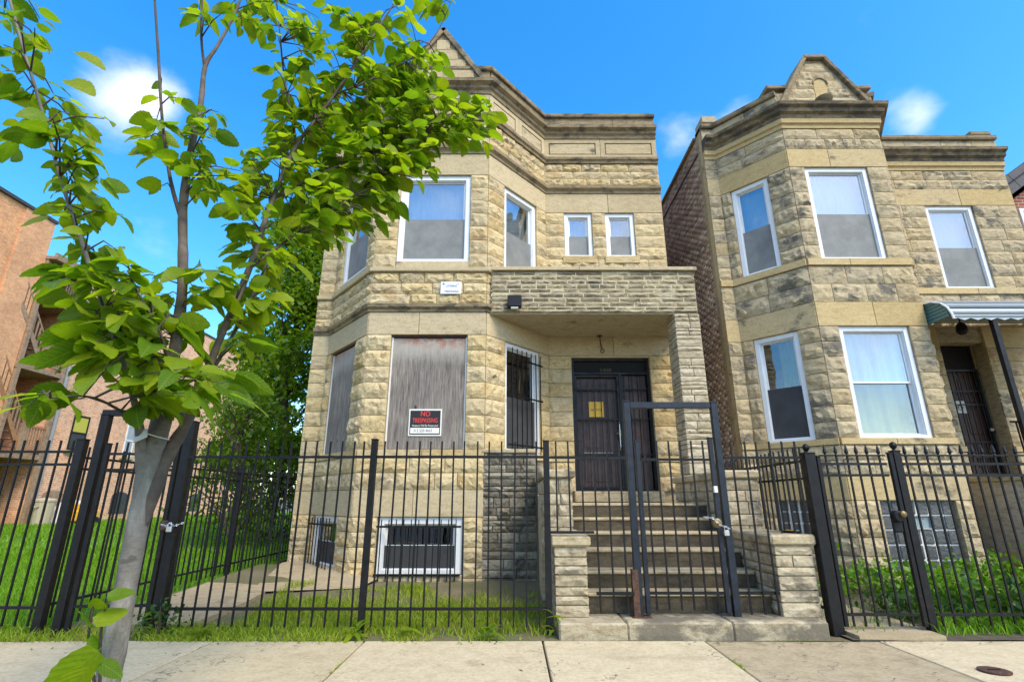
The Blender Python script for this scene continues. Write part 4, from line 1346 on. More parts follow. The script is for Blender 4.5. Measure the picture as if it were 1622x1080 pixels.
window(nb_, ns[4], u0, u1, z0, z1, screen=M_SCREENDARK, glass=M_GLASSDARK, bar=0.06)
# glass blocks
m_, nt_, b_ = new_mat('glass_block')
b_.inputs['Base Color'].default_value = (0.085, 0.09, 0.092, 1)
b_.inputs['Roughness'].default_value = 0.18
b_.inputs['Specular IOR Level'].default_value = 0.6
bump(nt_, b_, noise_node(nt_, 26, 2), 0.5, 0.02)
M_GB = m_
gbm = {}
for s, (u0, u1, z0, z1), nx, nz_ in ((ns[2], ns[2].op[0], 6, 5), (ns[1], ns[1].op[0], 4, 3)):
    M = s.M(u0, z0, -0.05)
    w, h = (u1 - u0) / nx, (z1 - z0) / nz_
    gw = MB().box(0, u1 - u0, 0.02, 0.06, 0, z1 - z0).build('glass_block_window', M_PAPER, nb_, M)
    me = MB().box(0.016, w - 0.016, 0.0, 0.05, 0.010, h - 0.010, ch=0.010).mesh('glass_block', M_GB)
    for a in range(nx):
        for b in range(nz_):
            if nx == 6 and a in (2, 3) and b == 3: continue
            add('glass_block', me, gw, M @ T(a * w, 0, b * h))
    if nx == 6:
        frame_mb(2 * w, h, 0.022, -0.012, 0.05, x0=3 * w, z0=3 * h).build('vent_frame', M_RAIN, gw, M)
        box_obj('vent_pane', M_GLASSDARK, gw, 2 * w + 0.02, 4 * w - 0.02, 0.0, 0.01, 3 * h + 0.02, 4 * h - 0.02, M=M)
# entrance
du0, du1, dz0, dz1 = ns[4].op[0]
eM = ns[4].M((du0 + du1) / 2, dz0, -0.32)
W2 = (du1 - du0)
core = MB().box(-W2 / 2 - 0.1, -W2 / 2, -0.06, 0.16, 0, 2.45).box(W2 / 2, W2 / 2 + 0.1, -0.06, 0.16, 0, 2.45).build('door_reveal', M_NSMOOTH, nb_, eM)
frame_mb(W2, 2.45, 0.05, 0.0, 0.1).build('door_frame', M_DARK, nb_, eM)
MB().box(-W2 / 2 + 0.05, W2 / 2 - 0.05, 0.02, 0.06, 1.98, 2.40).build('transom', M_DARK, nb_, eM)
nd = box_obj('door', M_NDOOR, nb_, -W2 / 2 + 0.05, W2 / 2 - 0.05, 0.05, 0.10, 0.05, 1.98, M=eM)
for zz in (0.18, 0.78, 1.38):
    for xx in (-0.17, 0.17):
        MB().box(xx - 0.12, xx + 0.12, 0.035, 0.055, zz, zz + 0.46, ch=0.012).build('door_panel', M_NDOOR, nd, eM)
sd = frame_mb(W2 - 0.1, 1.93, 0.04, -0.09, -0.06, z0=0.05)
for zz in (0.35, 0.62, 1.3, 1.55):
    sd.box(-W2 / 2 + 0.09, W2 / 2 - 0.09, -0.085, -0.065, zz, zz + 0.022)
sd = sd.build('security_door', M_IRON, nb_, eM)
bm = MB().box(-0.006, 0.006, -0.085, -0.065, 0.06, 1.95).mesh('bar', M_IRON)
for i in range(7):
    add('bar', bm, sd, eM @ T(-W2 / 2 + 0.09 + (W2 - 0.18) * (i + 0.5) / 7, 0, 0))
t = thing('door_sticker', 'white square sticker on the reddish-brown barred door under the awning', 'sticker', (8.3, MY + 0.3, 2.5))
MB().box(-0.17, 0.07, 0.028, 0.034, 1.17, 1.40).build('sheet', M_PAPER, t, eM)
MB().tube([(-0.03 + 0.045 * math.cos(a * 0.5236), 0.026, 1.27 + 0.045 * math.sin(a * 0.5236)) for a in range(13)], 0.006, k=5).build('printed_ring', M_INK, t, eM)
MB().lathe([(0, 0), (0.03, 0.0), (0.035, 0.02), (0.02, 0.045)], k=10).build('door_knob', M_STEEL, sd, eM @ T(W2 / 2 - 0.10, -0.09, 0.85) @ RX(R(90)))
MB().box(W2 / 2 + 0.01, W2 / 2 + 0.06, -0.10, -0.07, 1.05, 1.17).build('doorbell', M_PAPER, nb_, eM)
MB().box(7.5, 10.25, MY - 1.6, MY, 0, 1.40).build('stoop_wall', M_STUCCO, nb_)
MB().box(7.45, 10.3, MY - 1.65, MY - 0.01, 1.402, 1.49, ch=0.01).build('stoop_landing', M_STEP, nb_)
# awning
aw = thing('door_awning', 'green and white striped metal awning over the dark recessed door', 'awning', (8.4, 8.4, 4.0))
m_, nt_, b_ = new_mat('striped_awning')
g_ = nt_.nodes.new('ShaderNodeNewGeometry'); s_ = nt_.nodes.new('ShaderNodeSeparateXYZ')
lnk(nt_, g_.outputs['Position'], s_.inputs[0])
w_ = math_node(nt_, 'FRACT', math_node(nt_, 'MULTIPLY', math_node(nt_, 'ADD', s_.outputs['Y'], s_.outputs['Z']), 9.0), 0.0)
lnk(nt_, mixc(nt_, maprange(nt_, w_, 0.55, 0.6), (0.40, 0.44, 0.45), (0.04, 0.085, 0.09)), b_.inputs['Base Color'])
b_.inputs['Roughness'].default_value = 0.35
M_AWN = m_
AX0, AX1 = 6.82, 9.9
prof = [(MY - 0.03, 4.30), (8.4, 4.26), (8.05, 4.235), (7.8, 4.19), (7.64, 4.11), (7.54, 4.0), (7.49, 3.88), (7.475, 3.79)]
v, f = [], []
n = 60
for i in range(n + 1):
    x = AX0 + (AX1 - AX0) * i / n
    for q, (yy, zz) in enumerate(prof):
        v.append((x, yy, zz + (0.018 * math.sin(i * 1.57) if q == len(prof) - 1 else 0)))
k = len(prof)
for i in range(n):
    for j in range(k - 1):
        f.append((i * k + j, i * k + j + 1, (i + 1) * k + j + 1, (i + 1) * k + j))
MB().quads(v, f).build('canopy', M_AWN, aw, smooth=True)
for q in range(1, 7):
    (ya, za) = prof[q]
    MB().tube([(AX0 + 0.02, ya - 0.012, za + 0.012), (AX1, ya - 0.012, za + 0.012)], 0.010, k=6).build('rib', M_RAIN, aw)
M_TEAL = plain('teal_slat', (0.085, 0.19, 0.19), 0.4)
for j in range(6):
    z0 = 3.86 + 0.058 * j
    yf = 7.50 + (0.05, 0.06, 0.08, 0.12, 0.17, 0.28)[j]
    MB().box(AX0 - 0.012 + 0.004 * j, AX0 + 0.012, yf, 8.06, z0, z0 + 0.050, ch=0.005).build('side_slat', M_TEAL, aw)
edge = [(AX0 - 0.005, yy, zz + 0.005) for (yy, zz) in prof[2:]]
MB().tube(edge, 0.016, k=6).build('edge_trim', M_WHITE, aw)
for xx in (7.45, 8.10):
    MB().box(xx - 0.035, xx + 0.035, 7.49, 7.56, 0.0, 3.86).build('awning_post', M_IRON, aw)
t = thing('porch_lamp', 'small dark lantern hanging under the green awning', 'lamp', (7.65, 8.3, 3.9))
MB().lathe([(0.02, 0.16), (0.05, 0.14), (0.075, 0.1), (0.085, 0.0), (0.05, -0.05)], (7.65, 8.3, 3.86), k=10).build('shade', M_BLACKBOX, t)
MB().tube([(7.65, 8.3, 4.25), (7.65, 8.3, 4.0)], 0.012, k=6).build('stem', M_BLACKBOX, t)
# brick flank of the neighbouring house facing the gangway
fl = MB().box(3.90, 4.10, NY + 0.02, 20.8, -0.2, 8.4).build('flank_wall', M_VMORTAR, nb_)
MB().box(10.0, 10.25, 9.46, 20.8, -0.2, 8.0).box(3.9, 10.25, 20.8, 21, -0.2, 8.0).build('rear_wall', M_BRICKSIDE, nb_)
def bricks_mesh(nm, x, y0, y1, z0, z1, mat, sgn=-1):
    bw, bh, jt = 0.21, 0.068, 0.014
    v, f = [], []
    r = np.random.default_rng(5)
    row = 0
    z = z0
    while z < z1:
        y = y0 - (row % 2) * bw / 2
        while y < y1:
            a, b = max(y, y0), min(y + bw - jt, y1)
            if b - a > 0.03:
                d = 0.003 + 0.007 * r.random()
                n = len(v)
                x1 = x + sgn * d
                v += [(x, a, z), (x, b, z), (x, b, z + bh - jt), (x, a, z + bh - jt), (x1, a, z), (x1, b, z), (x1, b, z + bh - jt), (x1, a, z + bh - jt)]
                f += [(n + 4, n + 7, n + 6, n + 5), (n, n + 4, n + 5, n + 1), (n + 1, n + 5, n + 6, n + 2), (n + 2, n + 6, n + 7, n + 3), (n + 3, n + 7, n + 4, n)]
            y += bw
        z += bh
        row += 1
    return np_mesh(nm, np.array(v), np.array(f), mat)
stuff(add('brick', bricks_mesh('brick', 3.90, NY + 0.15, 14.0, 0.0, 8.35, M_OLDBRICK), nb_))
MB().box(3.878, 4.09, NY + 0.032, NY + 0.15, 0, 8.40).build('corner_return', M_NSMOOTH, nb_)
MB().box(3.84, 4.14, NY + 0.31, 20.9, 8.402, 8.46).build('flank_coping', M_BELT, nb_)

# ------------------------------------------------------------------ red brick house at the frame's edge
rh = thing('red_brick_house', 'red brick house with dark roof edge beyond the soot-patched stone house', 'house', (13, 9.4, 0))
MB().prism([(10.35, 9.42), (18, 9.42), (18, 20), (10.35, 20)], -0.1, 6.2).build('wall', M_BRICKRED, rh)
MB().quads([(10.35, 9.42, 6.2), (18, 9.42, 6.2), (14.2, 9.42, 9.7), (10.35, 20, 6.2), (18, 20, 6.2), (14.2, 20, 9.7), (10.35, 9.42, 7.05), (18, 9.42, 7.05), (10.35, 20, 7.05), (18, 20, 7.05)],
           [(0, 1, 7, 2, 6), (0, 6, 8, 3), (1, 4, 9, 7), (3, 8, 5, 9, 4)]).build('gable_wall', M_BRICKRED, rh)
for i in range(9):
    x0 = 10.32 + 0.45 * i
    L = 0.445
    a = math.atan2(9.7 - 7.05, 14.2 - 10.35)
    M = T(10.1, 9.2, 7.0) @ RY(-a) @ T(0.5 * i, 0, 0)
    MB().box(0, 0.495, 0, 0.3, 0.0, 0.36, ch=0.006).build('fascia_board', M_SHINGLE, rh, M)
MB().quads([(10.0, 9.15, 7.2), (14.2, 9.15, 10.05), (14.2, 20.3, 10.05), (10.0, 20.3, 7.2), (18.4, 9.15, 7.2), (18.4, 20.3, 7.2)], [(0, 1, 2, 3), (1, 4, 5, 2)]).build('roof', M_SHINGLE, rh)
wseg = Seg((10.35, 9.42), (18, 9.42))
frame_mb(0.8, 1.3, 0.07, -0.05, 0.02).build('window', M_WHITE, rh, wseg.M(0.55, 5.6))
frame_mb(0.66, 0.6, 0.03, -0.03, 0.01, z0=0.63).build('sash', M_WHITE, rh, wseg.M(0.55, 5.6))
MB().box(-0.33, 0.33, -0.012, -0.004, 0.06, 1.24).build('pane', M_SHEER, rh, wseg.M(0.55, 5.6))

# ------------------------------------------------------------------ brick flats across the empty lot
fl = thing('brick_flats', 'tall orange brick flats with wooden back porches across the empty lawn', 'apartment building', (-21, 18, 0))
BX = -18.0
front = MB().box(-30, BX, 4.0, 17.97, -0.2, 11.5).build('front_block', M_BRICKFRONT, fl)
MB().box(-19, BX + 0.05, 16.75, 17.99, -0.2, 11.49).build('corner_pier', M_BRICKCORNER, fl)
MB().box(-30.05, BX + 0.10, 3.9, 18.05, 11.5, 11.62).build('coping', M_ROOF, fl)
rear = MB().box(-30, BX, 20.05, 38, -0.2, 10.4).build('rear_block', M_BRICKREAR, fl)
MB().box(-30, BX + 0.05, 20.0, 38, 10.4, 10.5).build('coping', M_ROOF, fl)
MB().box(-30, -20.3, 17.97, 20.05, -0.2, 10.6).build('porch_back_wall', M_BRICKREAR, fl)
MB().box(-20.3, BX + 0.5, 17.98, 20.04, 10.0, 10.12).build('porch_roof', M_WOODGREY, fl)
MB().box(BX + 0.45, BX + 0.55, 17.9, 20.3, 9.95, 10.2).build('porch_fascia', M_WOODGREY, fl)
for zz in (1.15 + 1.6, 5.9, 8.6):
    MB().box(-20.3, BX + 0.15, 17.98, 20.04, zz - 0.18, zz).build('deck', M_WOODGREY, fl)
for (yy, z0, z1) in ((18.08, 0, 10.0), (19.95, 0, 10.0), (19.0, 2.75, 3.8), (19.0, 5.9, 6.9)):
    MB().box(BX + 0.02, BX + 0.16, yy - 0.07, yy + 0.07, z0, z1).build('porch_post', M_WOODGREY, fl)
for zz in (2.75, 5.9, 8.6):
    rl = MB().box(BX + 0.05, BX + 0.12, 19.07, 19.88, zz + 0.95, zz + 1.03).box(BX + 0.05, BX + 0.12, 19.07, 19.88, zz + 0.12, zz + 0.19).build('railing', M_WOODORANGE if zz < 4 else M_WOODGREY, fl)
    me = MB().box(BX + 0.065, BX + 0.105, -0.02, 0.02, zz + 0.19, zz + 0.95).mesh('baluster', M_WOODGREY)
    for i in range(7):
        add('baluster', me, rl, T(0, 19.14 + 0.115 * i, 0))
for (zz, zt) in ((2.75, 5.9), (5.9, 8.6)):
    # a flight rising towards the street, with its railing
    dz = zt - zz
    n = 9
    y_a, y_b = 19.0, 17.6
    def sloped(xx, lo, hi):
        return MB().quads([(xx, y_a, zz + lo), (xx, y_a, zz + hi), (xx, y_b, zz + dz * 0.72 + hi), (xx, y_b, zz + dz * 0.72 + lo), (xx + 0.06, y_a, zz + lo), (xx + 0.06, y_a, zz + hi), (xx + 0.06, y_b, zz + dz * 0.72 + hi), (xx + 0.06, y_b, zz + dz * 0.72 + lo)],
                          [(0, 1, 2, 3), (7, 6, 5, 4), (0, 4, 5, 1), (1, 5, 6, 2), (3, 2, 6, 7), (0, 3, 7, 4)])
    wood = M_WOODORANGE if zz < 4 else M_WOODGREY
    sflight = sloped(BX, 0, 0.3).build('stair', wood, fl)
    sloped(BX - 0.9, 0, 0.3).build('stringer', wood, sflight)
    sloped(BX, 0.95, 1.05).build('handrail', wood, sflight)
    sloped(BX - 0.9, 0.95, 1.05).build('handrail', wood, sflight)
    me = MB().box(BX - 0.88, BX - 0.02, -0.13, 0.13, -0.02, 0.02).mesh('tread', M_WOODGREY)
    mb2 = MB().box(BX + 0.01, BX + 0.05, -0.02, 0.02, 0.28, 0.97).mesh('baluster', M_WOODGREY)
    for i in range(n):
        t_ = (i + 0.5) / n
        add('tread', me, sflight, T(0, y_a + (y_b - y_a) * t_, zz + dz * 0.72 * t_ + 0.12))
        add('baluster', mb2, sflight, T(0, y_a + (y_b - y_a) * t_, zz + dz * 0.72 * t_))
rseg2 = Seg((BX, 20.05), (BX, 38))
def far_window(u0, u1, z0, z1, upper, lower, frame):
    M = rseg2.M((u0 + u1) / 2, z0)
    w, h = u1 - u0, z1 - z0
    wi = frame_mb(w, h, 0.07, -0.03, 0.02).build('window', frame, fl, M)
    MB().box(-w / 2 + 0.05, w / 2 - 0.05, -0.012, -0.004, h * 0.5, h - 0.06).build('upper_pane', upper, wi, M)
    MB().box(-w / 2 + 0.05, w / 2 - 0.05, -0.008, 0.0, 0.06, h * 0.5).build('lower_pane', lower, wi, M)
    MB().box(-w / 2, w / 2, -0.024, 0.0, h * 0.5 - 0.03, h * 0.5 + 0.03).build('meeting_rail', frame, wi, M)
    MB().box(-w / 2 - 0.1, w / 2 + 0.1, -0.09, 0.02, -0.14, -0.01).build('sill', M_CONC, wi, M)
far_window(1.08, 1.90, 3.08, 4.5, M_YBLIND, M_SCREENDARK, M_DARK)
far_window(4.15, 4.75, 3.1, 4.5, M_SHEER, M_SHEER, M_WHITE)
far_window(8.4, 9.5, 2.5, 4.2, M_SCREENDARK, M_SCREENDARK, M_DARK)
far_window(1.1, 1.9, 6.9, 8.3, M_SCREENDARK, M_SCREENDARK, M_DARK)
far_window(4.1, 4.8, 6.9, 8.3, M_SHEER, M_SCREENDARK, M_WHITE)
far_window(8.5, 9.4, 6.9, 8.3, M_SCREENDARK, M_SCREENDARK, M_DARK)
for u in (1.0, 4.6, 10.5):
    M = rseg2.M(u, 0.55)
    pts = [(-0.5, 0), (0.5, 0), (0.5, 0.75)] + [(0.5 * math.cos(a * math.pi / 8), 0.75 + 0.2 * math.sin(a * math.pi / 8)) for a in range(1, 8)] + [(-0.5, 0.75)]
    MB().quads([(x, -0.02, z) for x, z in pts], [tuple(range(len(pts)))]).build('arched_opening', M_SCREENDARK if u > 1.5 else M_WOODGREY, fl, M)
MB().tube([(BX + 0.08, 20.2, 0.2), (BX + 0.08, 20.2, 10.3)], 0.07, k=8).build('downpipe', M_RAIN, fl)

# bins and clutter at the foot of the flats
p = P(53, 817, 20.5)
t = thing('rubbish_bin', 'tan plastic rubbish bin at the foot of the brick flats', 'bin', (-17.3, 20.0, 0.2))
MB().lathe([(0.26, 0), (0.28, 0.06), (0.33, 0.85), (0.35, 0.86), (0.35, 0.92), (0.30, 0.96), (0.05, 1.0)], (-17.45, 20.15, 0.22), k=14).build('body', M_BIN, t)
MB().tube([(-17.35, 19.82, 0.92), (-17.45, 19.78, 0.86), (-17.55, 19.82, 0.92)], 0.02, k=6).build('handle', M_BIN, t)
t = thing('covered_heap', 'white sheet thrown over a heap beside the tan bin', 'sheet', (-17.3, 21.2, 0.2))
v, f = [], []
for j in range(9):
    for i in range(9):
        a, b = i / 8 - 0.5, j / 8 - 0.5
        d = max(abs(a), abs(b)) * 2
        v.append((-17.3 + a * 1.0, 21.3 + b * 1.5, 0.2 + 0.95 * (1 - d ** 3) + 0.08 * noise.noise((a * 5, b * 5, 1))))
for j in range(8):
    for i in range(8):
        q = j * 9 + i
        f.append((q, q + 1, q + 10, q + 9))
MB().quads(v, f).build('sheet', M_BAG, t, smooth=True)
t = thing('yellow_cart', 'yellow plastic toy cart in the grass beside the white sheet', 'toy', (-16.6, 21.0, 0.2))
MB().box(-17.0, -16.4, 20.6, 21.6, 0.34, 0.78, ch=0.06).build('tub', M_YELLOW, t)
MB().box(-16.95, -16.45, 20.7, 20.8, 0.78, 1.0, ch=0.02).build('backrest', M_YELLOW, t)
wm = MB().lathe([(0.05, -0.04), (0.14, -0.04), (0.16, 0), (0.14, 0.04), (0.05, 0.04)], k=12).mesh('wheel', M_BLACKBOX)
for xx in (-17.03, -16.37):
    for yy in (20.8, 21.4):
        add('wheel', wm, t, T(xx, yy, 0.36) @ RY(R(90)))

# ------------------------------------------------------------------ iron fences and gates
PK = {}
def picket_mesh(h, w=0.0145, spear=False):
    key = (round(h, 3), w, spear)
    if key not in PK:
        mb = MB().box(-w / 2, w / 2, -w / 2, w / 2, 0, h)
        if spear:
            mb.lathe([(0.008, h - 0.010), (0.016, h + 0.0), (0.016, h + 0.010), (0.010, h + 0.018), (0.019, h + 0.036), (0.014, h + 0.066), (0.002, h + 0.115)], k=6)
        PK[key] = mb.mesh('picket', M_IRON)
    return PK[key]
PM = {}
def post(parent, x, y, z0, z1, w=0.055, mat=M_IRON, cap=True, name='post', ball=False, sz=0.0):
    mb = MB().box(x - w / 2, x + w / 2, y - w / 2, y + w / 2, z0, z1, ch=0.003)
    if cap:
        mb.box(x - w / 2 - 0.004, x + w / 2 + 0.004, y - w / 2 - 0.004, y + w / 2 + 0.004, z1, z1 + 0.012, ch=0.003)
    o = mb.build(name, mat, parent)
    if ball:
        MB().lathe([(0.02, 0), (0.012, 0.012), (0.028, 0.03), (0.034, 0.05), (0.026, 0.072), (0.004, 0.085)], (x, y, z1 + 0.012), k=12).build('finial', mat, o)
    return o
def run(parent, p0, p1, rails, z0, z1, step=0.115, spear=False, mat=M_IRON, start=0.5, w=0.0145, jit=0.006, skip=None, rail_h=0.023):
    """rails and pickets between two points"""
    a, b = Vector((*p0, 0)), Vector((*p1, 0))
    L = (b - a).length
    ang = math.atan2(b.y - a.y, b.x - a.x)
    M = T(a.x, a.y, 0) @ RZ(ang)
    for zr in rails:
        MB().box(0, L, -0.014, 0.014, zr - rail_h / 2, zr + rail_h / 2).build('rail', mat, parent, M)
    n = max(1, round(L / step))
    for i in range(n):
        u = L * (i + start) / n
        x = a + (b - a) * (u / L)
        za = z0(x) if callable(z0) else z0
        me = picket_mesh(z1 - za, w, spear)
        add('picket', me, parent, T(x.x, x.y, za) @ RX(rnd.uniform(-jit, jit)) @ RY(rnd.uniform(-jit, jit)) @ RZ(ang))
FEY = 5.08
lot = thing('iron_fence', 'black iron picket fence across the front of the empty green lawn', 'fence', (-6, FEY, 0))
for x in (-8.9, -6.55, -4.18):
    post(lot, x, FEY, -0.05, 1.68, 0.075 if x > -5 else 0.055)
run(lot, (-8.87, FEY), (-6.58, FEY), (0.21, 1.45, 1.57), 0.06, 1.68)
run(lot, (-6.52, FEY), (-4.22, FEY), (0.21, 1.45, 1.57), 0.06, 1.68)
sidef = thing('iron_fence', 'black iron picket fence running back along the concrete path beside the lawn', 'fence', (-4.3, 7, 0))
sx = -4.30
for y in (8.43, 10.8):
    post(sidef, sx, y, -0.03, 1.60, 0.06)
run(sidef, (sx, 5.16), (sx, 8.40), (0.2, 1.42, 1.53), 0.08, 1.64)
run(sidef, (sx, 8.46), (sx, 10.77), (0.2, 1.42, 1.53), 0.08, 1.64)
run(sidef, (sx, 10.83), (sx, 13.2), (0.2, 1.42, 1.53), 0.08, 1.64)
gw = thing('gateway', 'tall black iron gateway of two posts and a top bar behind the street tree', 'gateway', (-3.6, FEY, 0))
post(gw, -4.0, FEY, -0.05, 1.92, 0.075)
post(gw, -3.17, FEY + 0.05, -0.03, 1.86, 0.085)
M = T(-4.0, FEY, 1.945) @ RZ(math.atan2(0.05, 0.83))
MB().box(-0.04, 0.87, -0.03, 0.03, -0.028, 0.03, ch=0.004).build('top_bar', M_IRON, gw, M)
g1 = thing('iron_gate', 'black iron picket gate chained shut between the tall gateway posts', 'gate', (-3.6, FEY, 0))
post(g1, -3.92, FEY, 0.03, 1.64, 0.04, name='stile')
post(g1, -3.26, FEY + 0.04, 0.05, 1.64, 0.04, name='stile')
run(g1, (-3.90, FEY), (-3.28, FEY + 0.04), (0.22, 1.40, 1.55), 0.1, 1.66, step=0.11)
yf = thing('iron_fence', 'black iron picket fence in front of the boarded bay and its small yard', 'fence', (-1.3, FEY, 0))
post(yf, -1.335, FEY, -0.03, 1.68, 0.056)
post(yf, 0.33, FEY, -0.03, 1.665, 0.056)
run(yf, (-3.12, FEY), (-1.365, FEY), (0.20, 1.52), 0.055, 1.67, jit=0.011)
run(yf, (-1.305, FEY), (0.30, FEY), (0.20, 1.52), 0.055, 1.67, jit=0.011)
def over_pier(x): return 0.83 if x.x < 0.76 else 0.16
run(yf, (0.36, FEY - 0.01), (1.10, FEY + 0.02), (1.515,), over_pier, 1.67, step=0.122)
MB().box(0.76, 1.10, FEY - 0.005, FEY + 0.02, 0.31, 0.335).build('rail', M_IRON, yf)
MB().box(0.36, 0.76, FEY - 0.02, FEY + 0.006, 0.828, 0.85).build('rail', M_IRON, yf)
sgw = thing('gateway', 'blue-black square gateway frame standing on the stone step slab', 'gateway', (1.57, 5.12, 0.12))
post(sgw, 1.145, 5.12, 0.125, 2.06, 0.062, M_IRONBLUE)
post(sgw, 2.015, 5.12, 0.125, 2.05, 0.062, M_IRONBLUE)
MB().box(1.177, 1.983, 5.095, 5.145, 2.0, 2.06, ch=0.004).build('top_bar', M_IRONBLUE, sgw)
MB().box(1.07, 1.24, 5.05, 5.19, 0.124, 0.135).build('base_plate', M_RUST, sgw)
MB().box(1.09, 1.145, 5.085, 5.155, 0.135, 0.52).build('rusted_sleeve', M_RUST, sgw)
g2 = thing('iron_gate', 'black iron picket gate padlocked across the foot of the stone steps', 'gate', (1.6, 5.12, 0.2))
post(g2, 1.225, 5.125, 0.15, 1.67, 0.042, M_IRONBLUE, name='stile')
post(g2, 1.945, 5.125, 0.15, 1.70, 0.042, M_IRONBLUE, name='stile')
run(g2, (1.25, 5.125), (1.92, 5.125), (0.32, 1.50), 0.18, 1.68, step=0.108)
MB().box(1.915, 1.95, 5.07, 5.10, 1.19, 1.25, ch=0.003).build('sticker', M_PAPER, g2)
MB().lathe([(0, 0), (0.042, 0), (0.042, 0.05), (0.032, 0.055), (0.012, 0.06), (0, 0.062)], k=14).build('lock_body', M_BRASS, g2, T(1.905, 5.10, 0.92) @ RX(R(90)))
rf = thing('iron_fence', 'short black iron picket fence between the step gate and a thick spear-gate post', 'fence', (2.4, 5.1, 0))
run(rf, (2.05, 5.10), (2.79, FEY), (1.515,), lambda x: 0.15 if x.x < 2.46 else 0.83, 1.67, step=0.122, start=0.7)
MB().box(2.05, 2.42, 5.10, 5.125, 0.31, 0.335).build('rail', M_IRON, rf)
pf = thing('iron_fence', 'black iron picket fence running back between the stone stoop and the neighbouring yard', 'fence', (2.93, 6.2, 0))
run(pf, (2.93, 5.18), (2.98, 7.75), (0.16, 1.33, 1.50), 0.06, 1.64, step=0.112)
post(pf, 2.985, 7.80, 0, 1.62, 0.055)
ngp = thing('gate_posts', 'pair of thick black ball-topped iron posts flanking the spear-tipped gate', 'gateposts', (3.2, FEY, 0))
post(ngp, 2.855, FEY, -0.05, 1.55, 0.10, ball=True)
post(ngp, 3.705, FEY, -0.05, 1.57, 0.07, ball=True)
g3 = thing('iron_gate', 'black spear-tipped iron gate with a round lock before the neighbouring glass-block window', 'gate', (3.2, FEY, 0.1))
post(g3, 3.645, FEY - 0.01, 0.06, 1.55, 0.038, name='stile')
post(g3, 2.945, FEY - 0.01, 0.06, 1.52, 0.035, name='stile')
run(g3, (2.97, FEY), (3.60, FEY), (0.155, 1.35, 1.455), 0.06, 1.53, step=0.105, spear=True)
run(g3, (2.97, FEY), (3.60, FEY), (1.535,), 1.5, 1.51, step=9, rail_h=0.014)
MB().lathe([(0, 0), (0.05, 0), (0.055, 0.015), (0.05, 0.06), (0.04, 0.07), (0, 0.07)], k=14).build('lock_body', M_BLACKBOX, g3, T(3.56, FEY - 0.03, 0.98) @ RX(R(90)))
MB().lathe([(0, 0), (0.03, 0), (0.028, 0.02), (0.01, 0.03), (0, 0.031)], k=12).build('lock_cylinder', M_BRASS, g3, T(3.585, FEY - 0.10, 1.0) @ RX(R(90)))
MB().box(3.52, 3.61, FEY - 0.045, FEY - 0.02, 0.84, 0.94, ch=0.01).build('lock_plate', M_BLACKBOX, g3)
nf = thing('iron_fence', 'black spear-tipped iron fence in front of the neighbouring leafy flower bed', 'fence', (5, FEY, 0))
run(nf, (3.76, FEY), (6.2, FEY), (0.155, 1.35, 1.455), 0.06, 1.53, step=0.108, spear=True)
run(nf, (3.76, FEY), (6.2, FEY), (1.535,), 1.5, 1.51, step=9, rail_h=0.014)
run(nf, (6.2, FEY), (8.6, FEY), (0.155, 1.35, 1.455), 0.06, 1.53, step=0.108, spear=True)
post(nf, 6.2, FEY, -0.02, 1.55, 0.06, ball=True)
# the railing up the neighbouring steps
hr = thing('handrail', 'thin black iron handrail up to the neighbouring barred door', 'handrail', (8.4, 7.3, 0))
MB().tube([(7.3, 7.55, 2.22), (9.8, 7.55, 2.22)], 0.016, k=6).build('rail', M_IRON, hr)
me = MB().box(-0.008, 0.008, -0.008, 0.008, 1.49, 2.22).mesh('baluster', M_IRON)
for i in range(14):
    add('baluster', me, hr, T(7.4 + 0.18 * i, 7.57, 0))

def chain_lock(name, label, p, chain, s=1.0):
    t = thing(name, label, 'padlock', p)
    M = T(*p)
    MB().box(-0.024, 0.024, -0.012, 0.012, -0.035, 0.015, ch=0.005).build('body', M_STEEL, t, M)
    MB().tube([(-0.016, 0, 0.012), (-0.016, 0, 0.035), (-0.008, 0, 0.048), (0.008, 0, 0.048), (0.016, 0, 0.035), (0.016, 0, 0.012)], 0.0045, k=6).build('shackle', M_STEEL, t, M)
    c = [Vector(q) for q in chain]
    lk = MB().tube([(0.012 * math.cos(a * math.pi / 5), 0.007 * math.sin(a * math.pi / 5), 0) for a in range(11)], 0.0028, k=5, cap=False).mesh('chain_link', M_STEEL)
    d = []
    for a, b in zip(c[:-1], c[1:]):
        m = max(1, int((b - a).length / 0.019))
        for i in range(m):
            d.append((a + (b - a) * (i / m), (b - a).normalized()))
    for i, (q, dr) in enumerate(d):
        rot = dr.to_track_quat('X', 'Z').to_matrix().to_4x4()
        add('chain_link', lk, t, T(*q) @ rot @ RX(R(90) * (i % 2)))
p = P(1151, 842, 5.05)
chain_lock('padlock', 'shiny padlock and chain on the gate at the stone steps', p, [p + Vector((-0.19, 0.0, 0.13)), p + Vector((-0.12, -0.02, 0.12)), p + Vector((-0.06, -0.02, 0.06)), p + Vector((0, 0, 0.04)), p + Vector((0.06, 0.03, 0.02))])
p = P(268, 836, 5.02)
chain_lock('padlock', 'shiny padlock and chain on the tall gateway post behind the street tree', p, [p + Vector((-0.09, 0.02, 0.03)), p + Vector((-0.03, 0, 0.02)), p + Vector((0, 0, 0.04)), p + Vector((0.05, -0.01, 0.02)), p + Vector((0.12, 0.03, 0.05))])
MB().box(-0.035, 0.035, -0.03, 0.03, -0.045, 0.045, ch=0.012).build('lock_case', M_RUST, g1, T(p.x - 0.10, 5.10, p.z + 0.02))

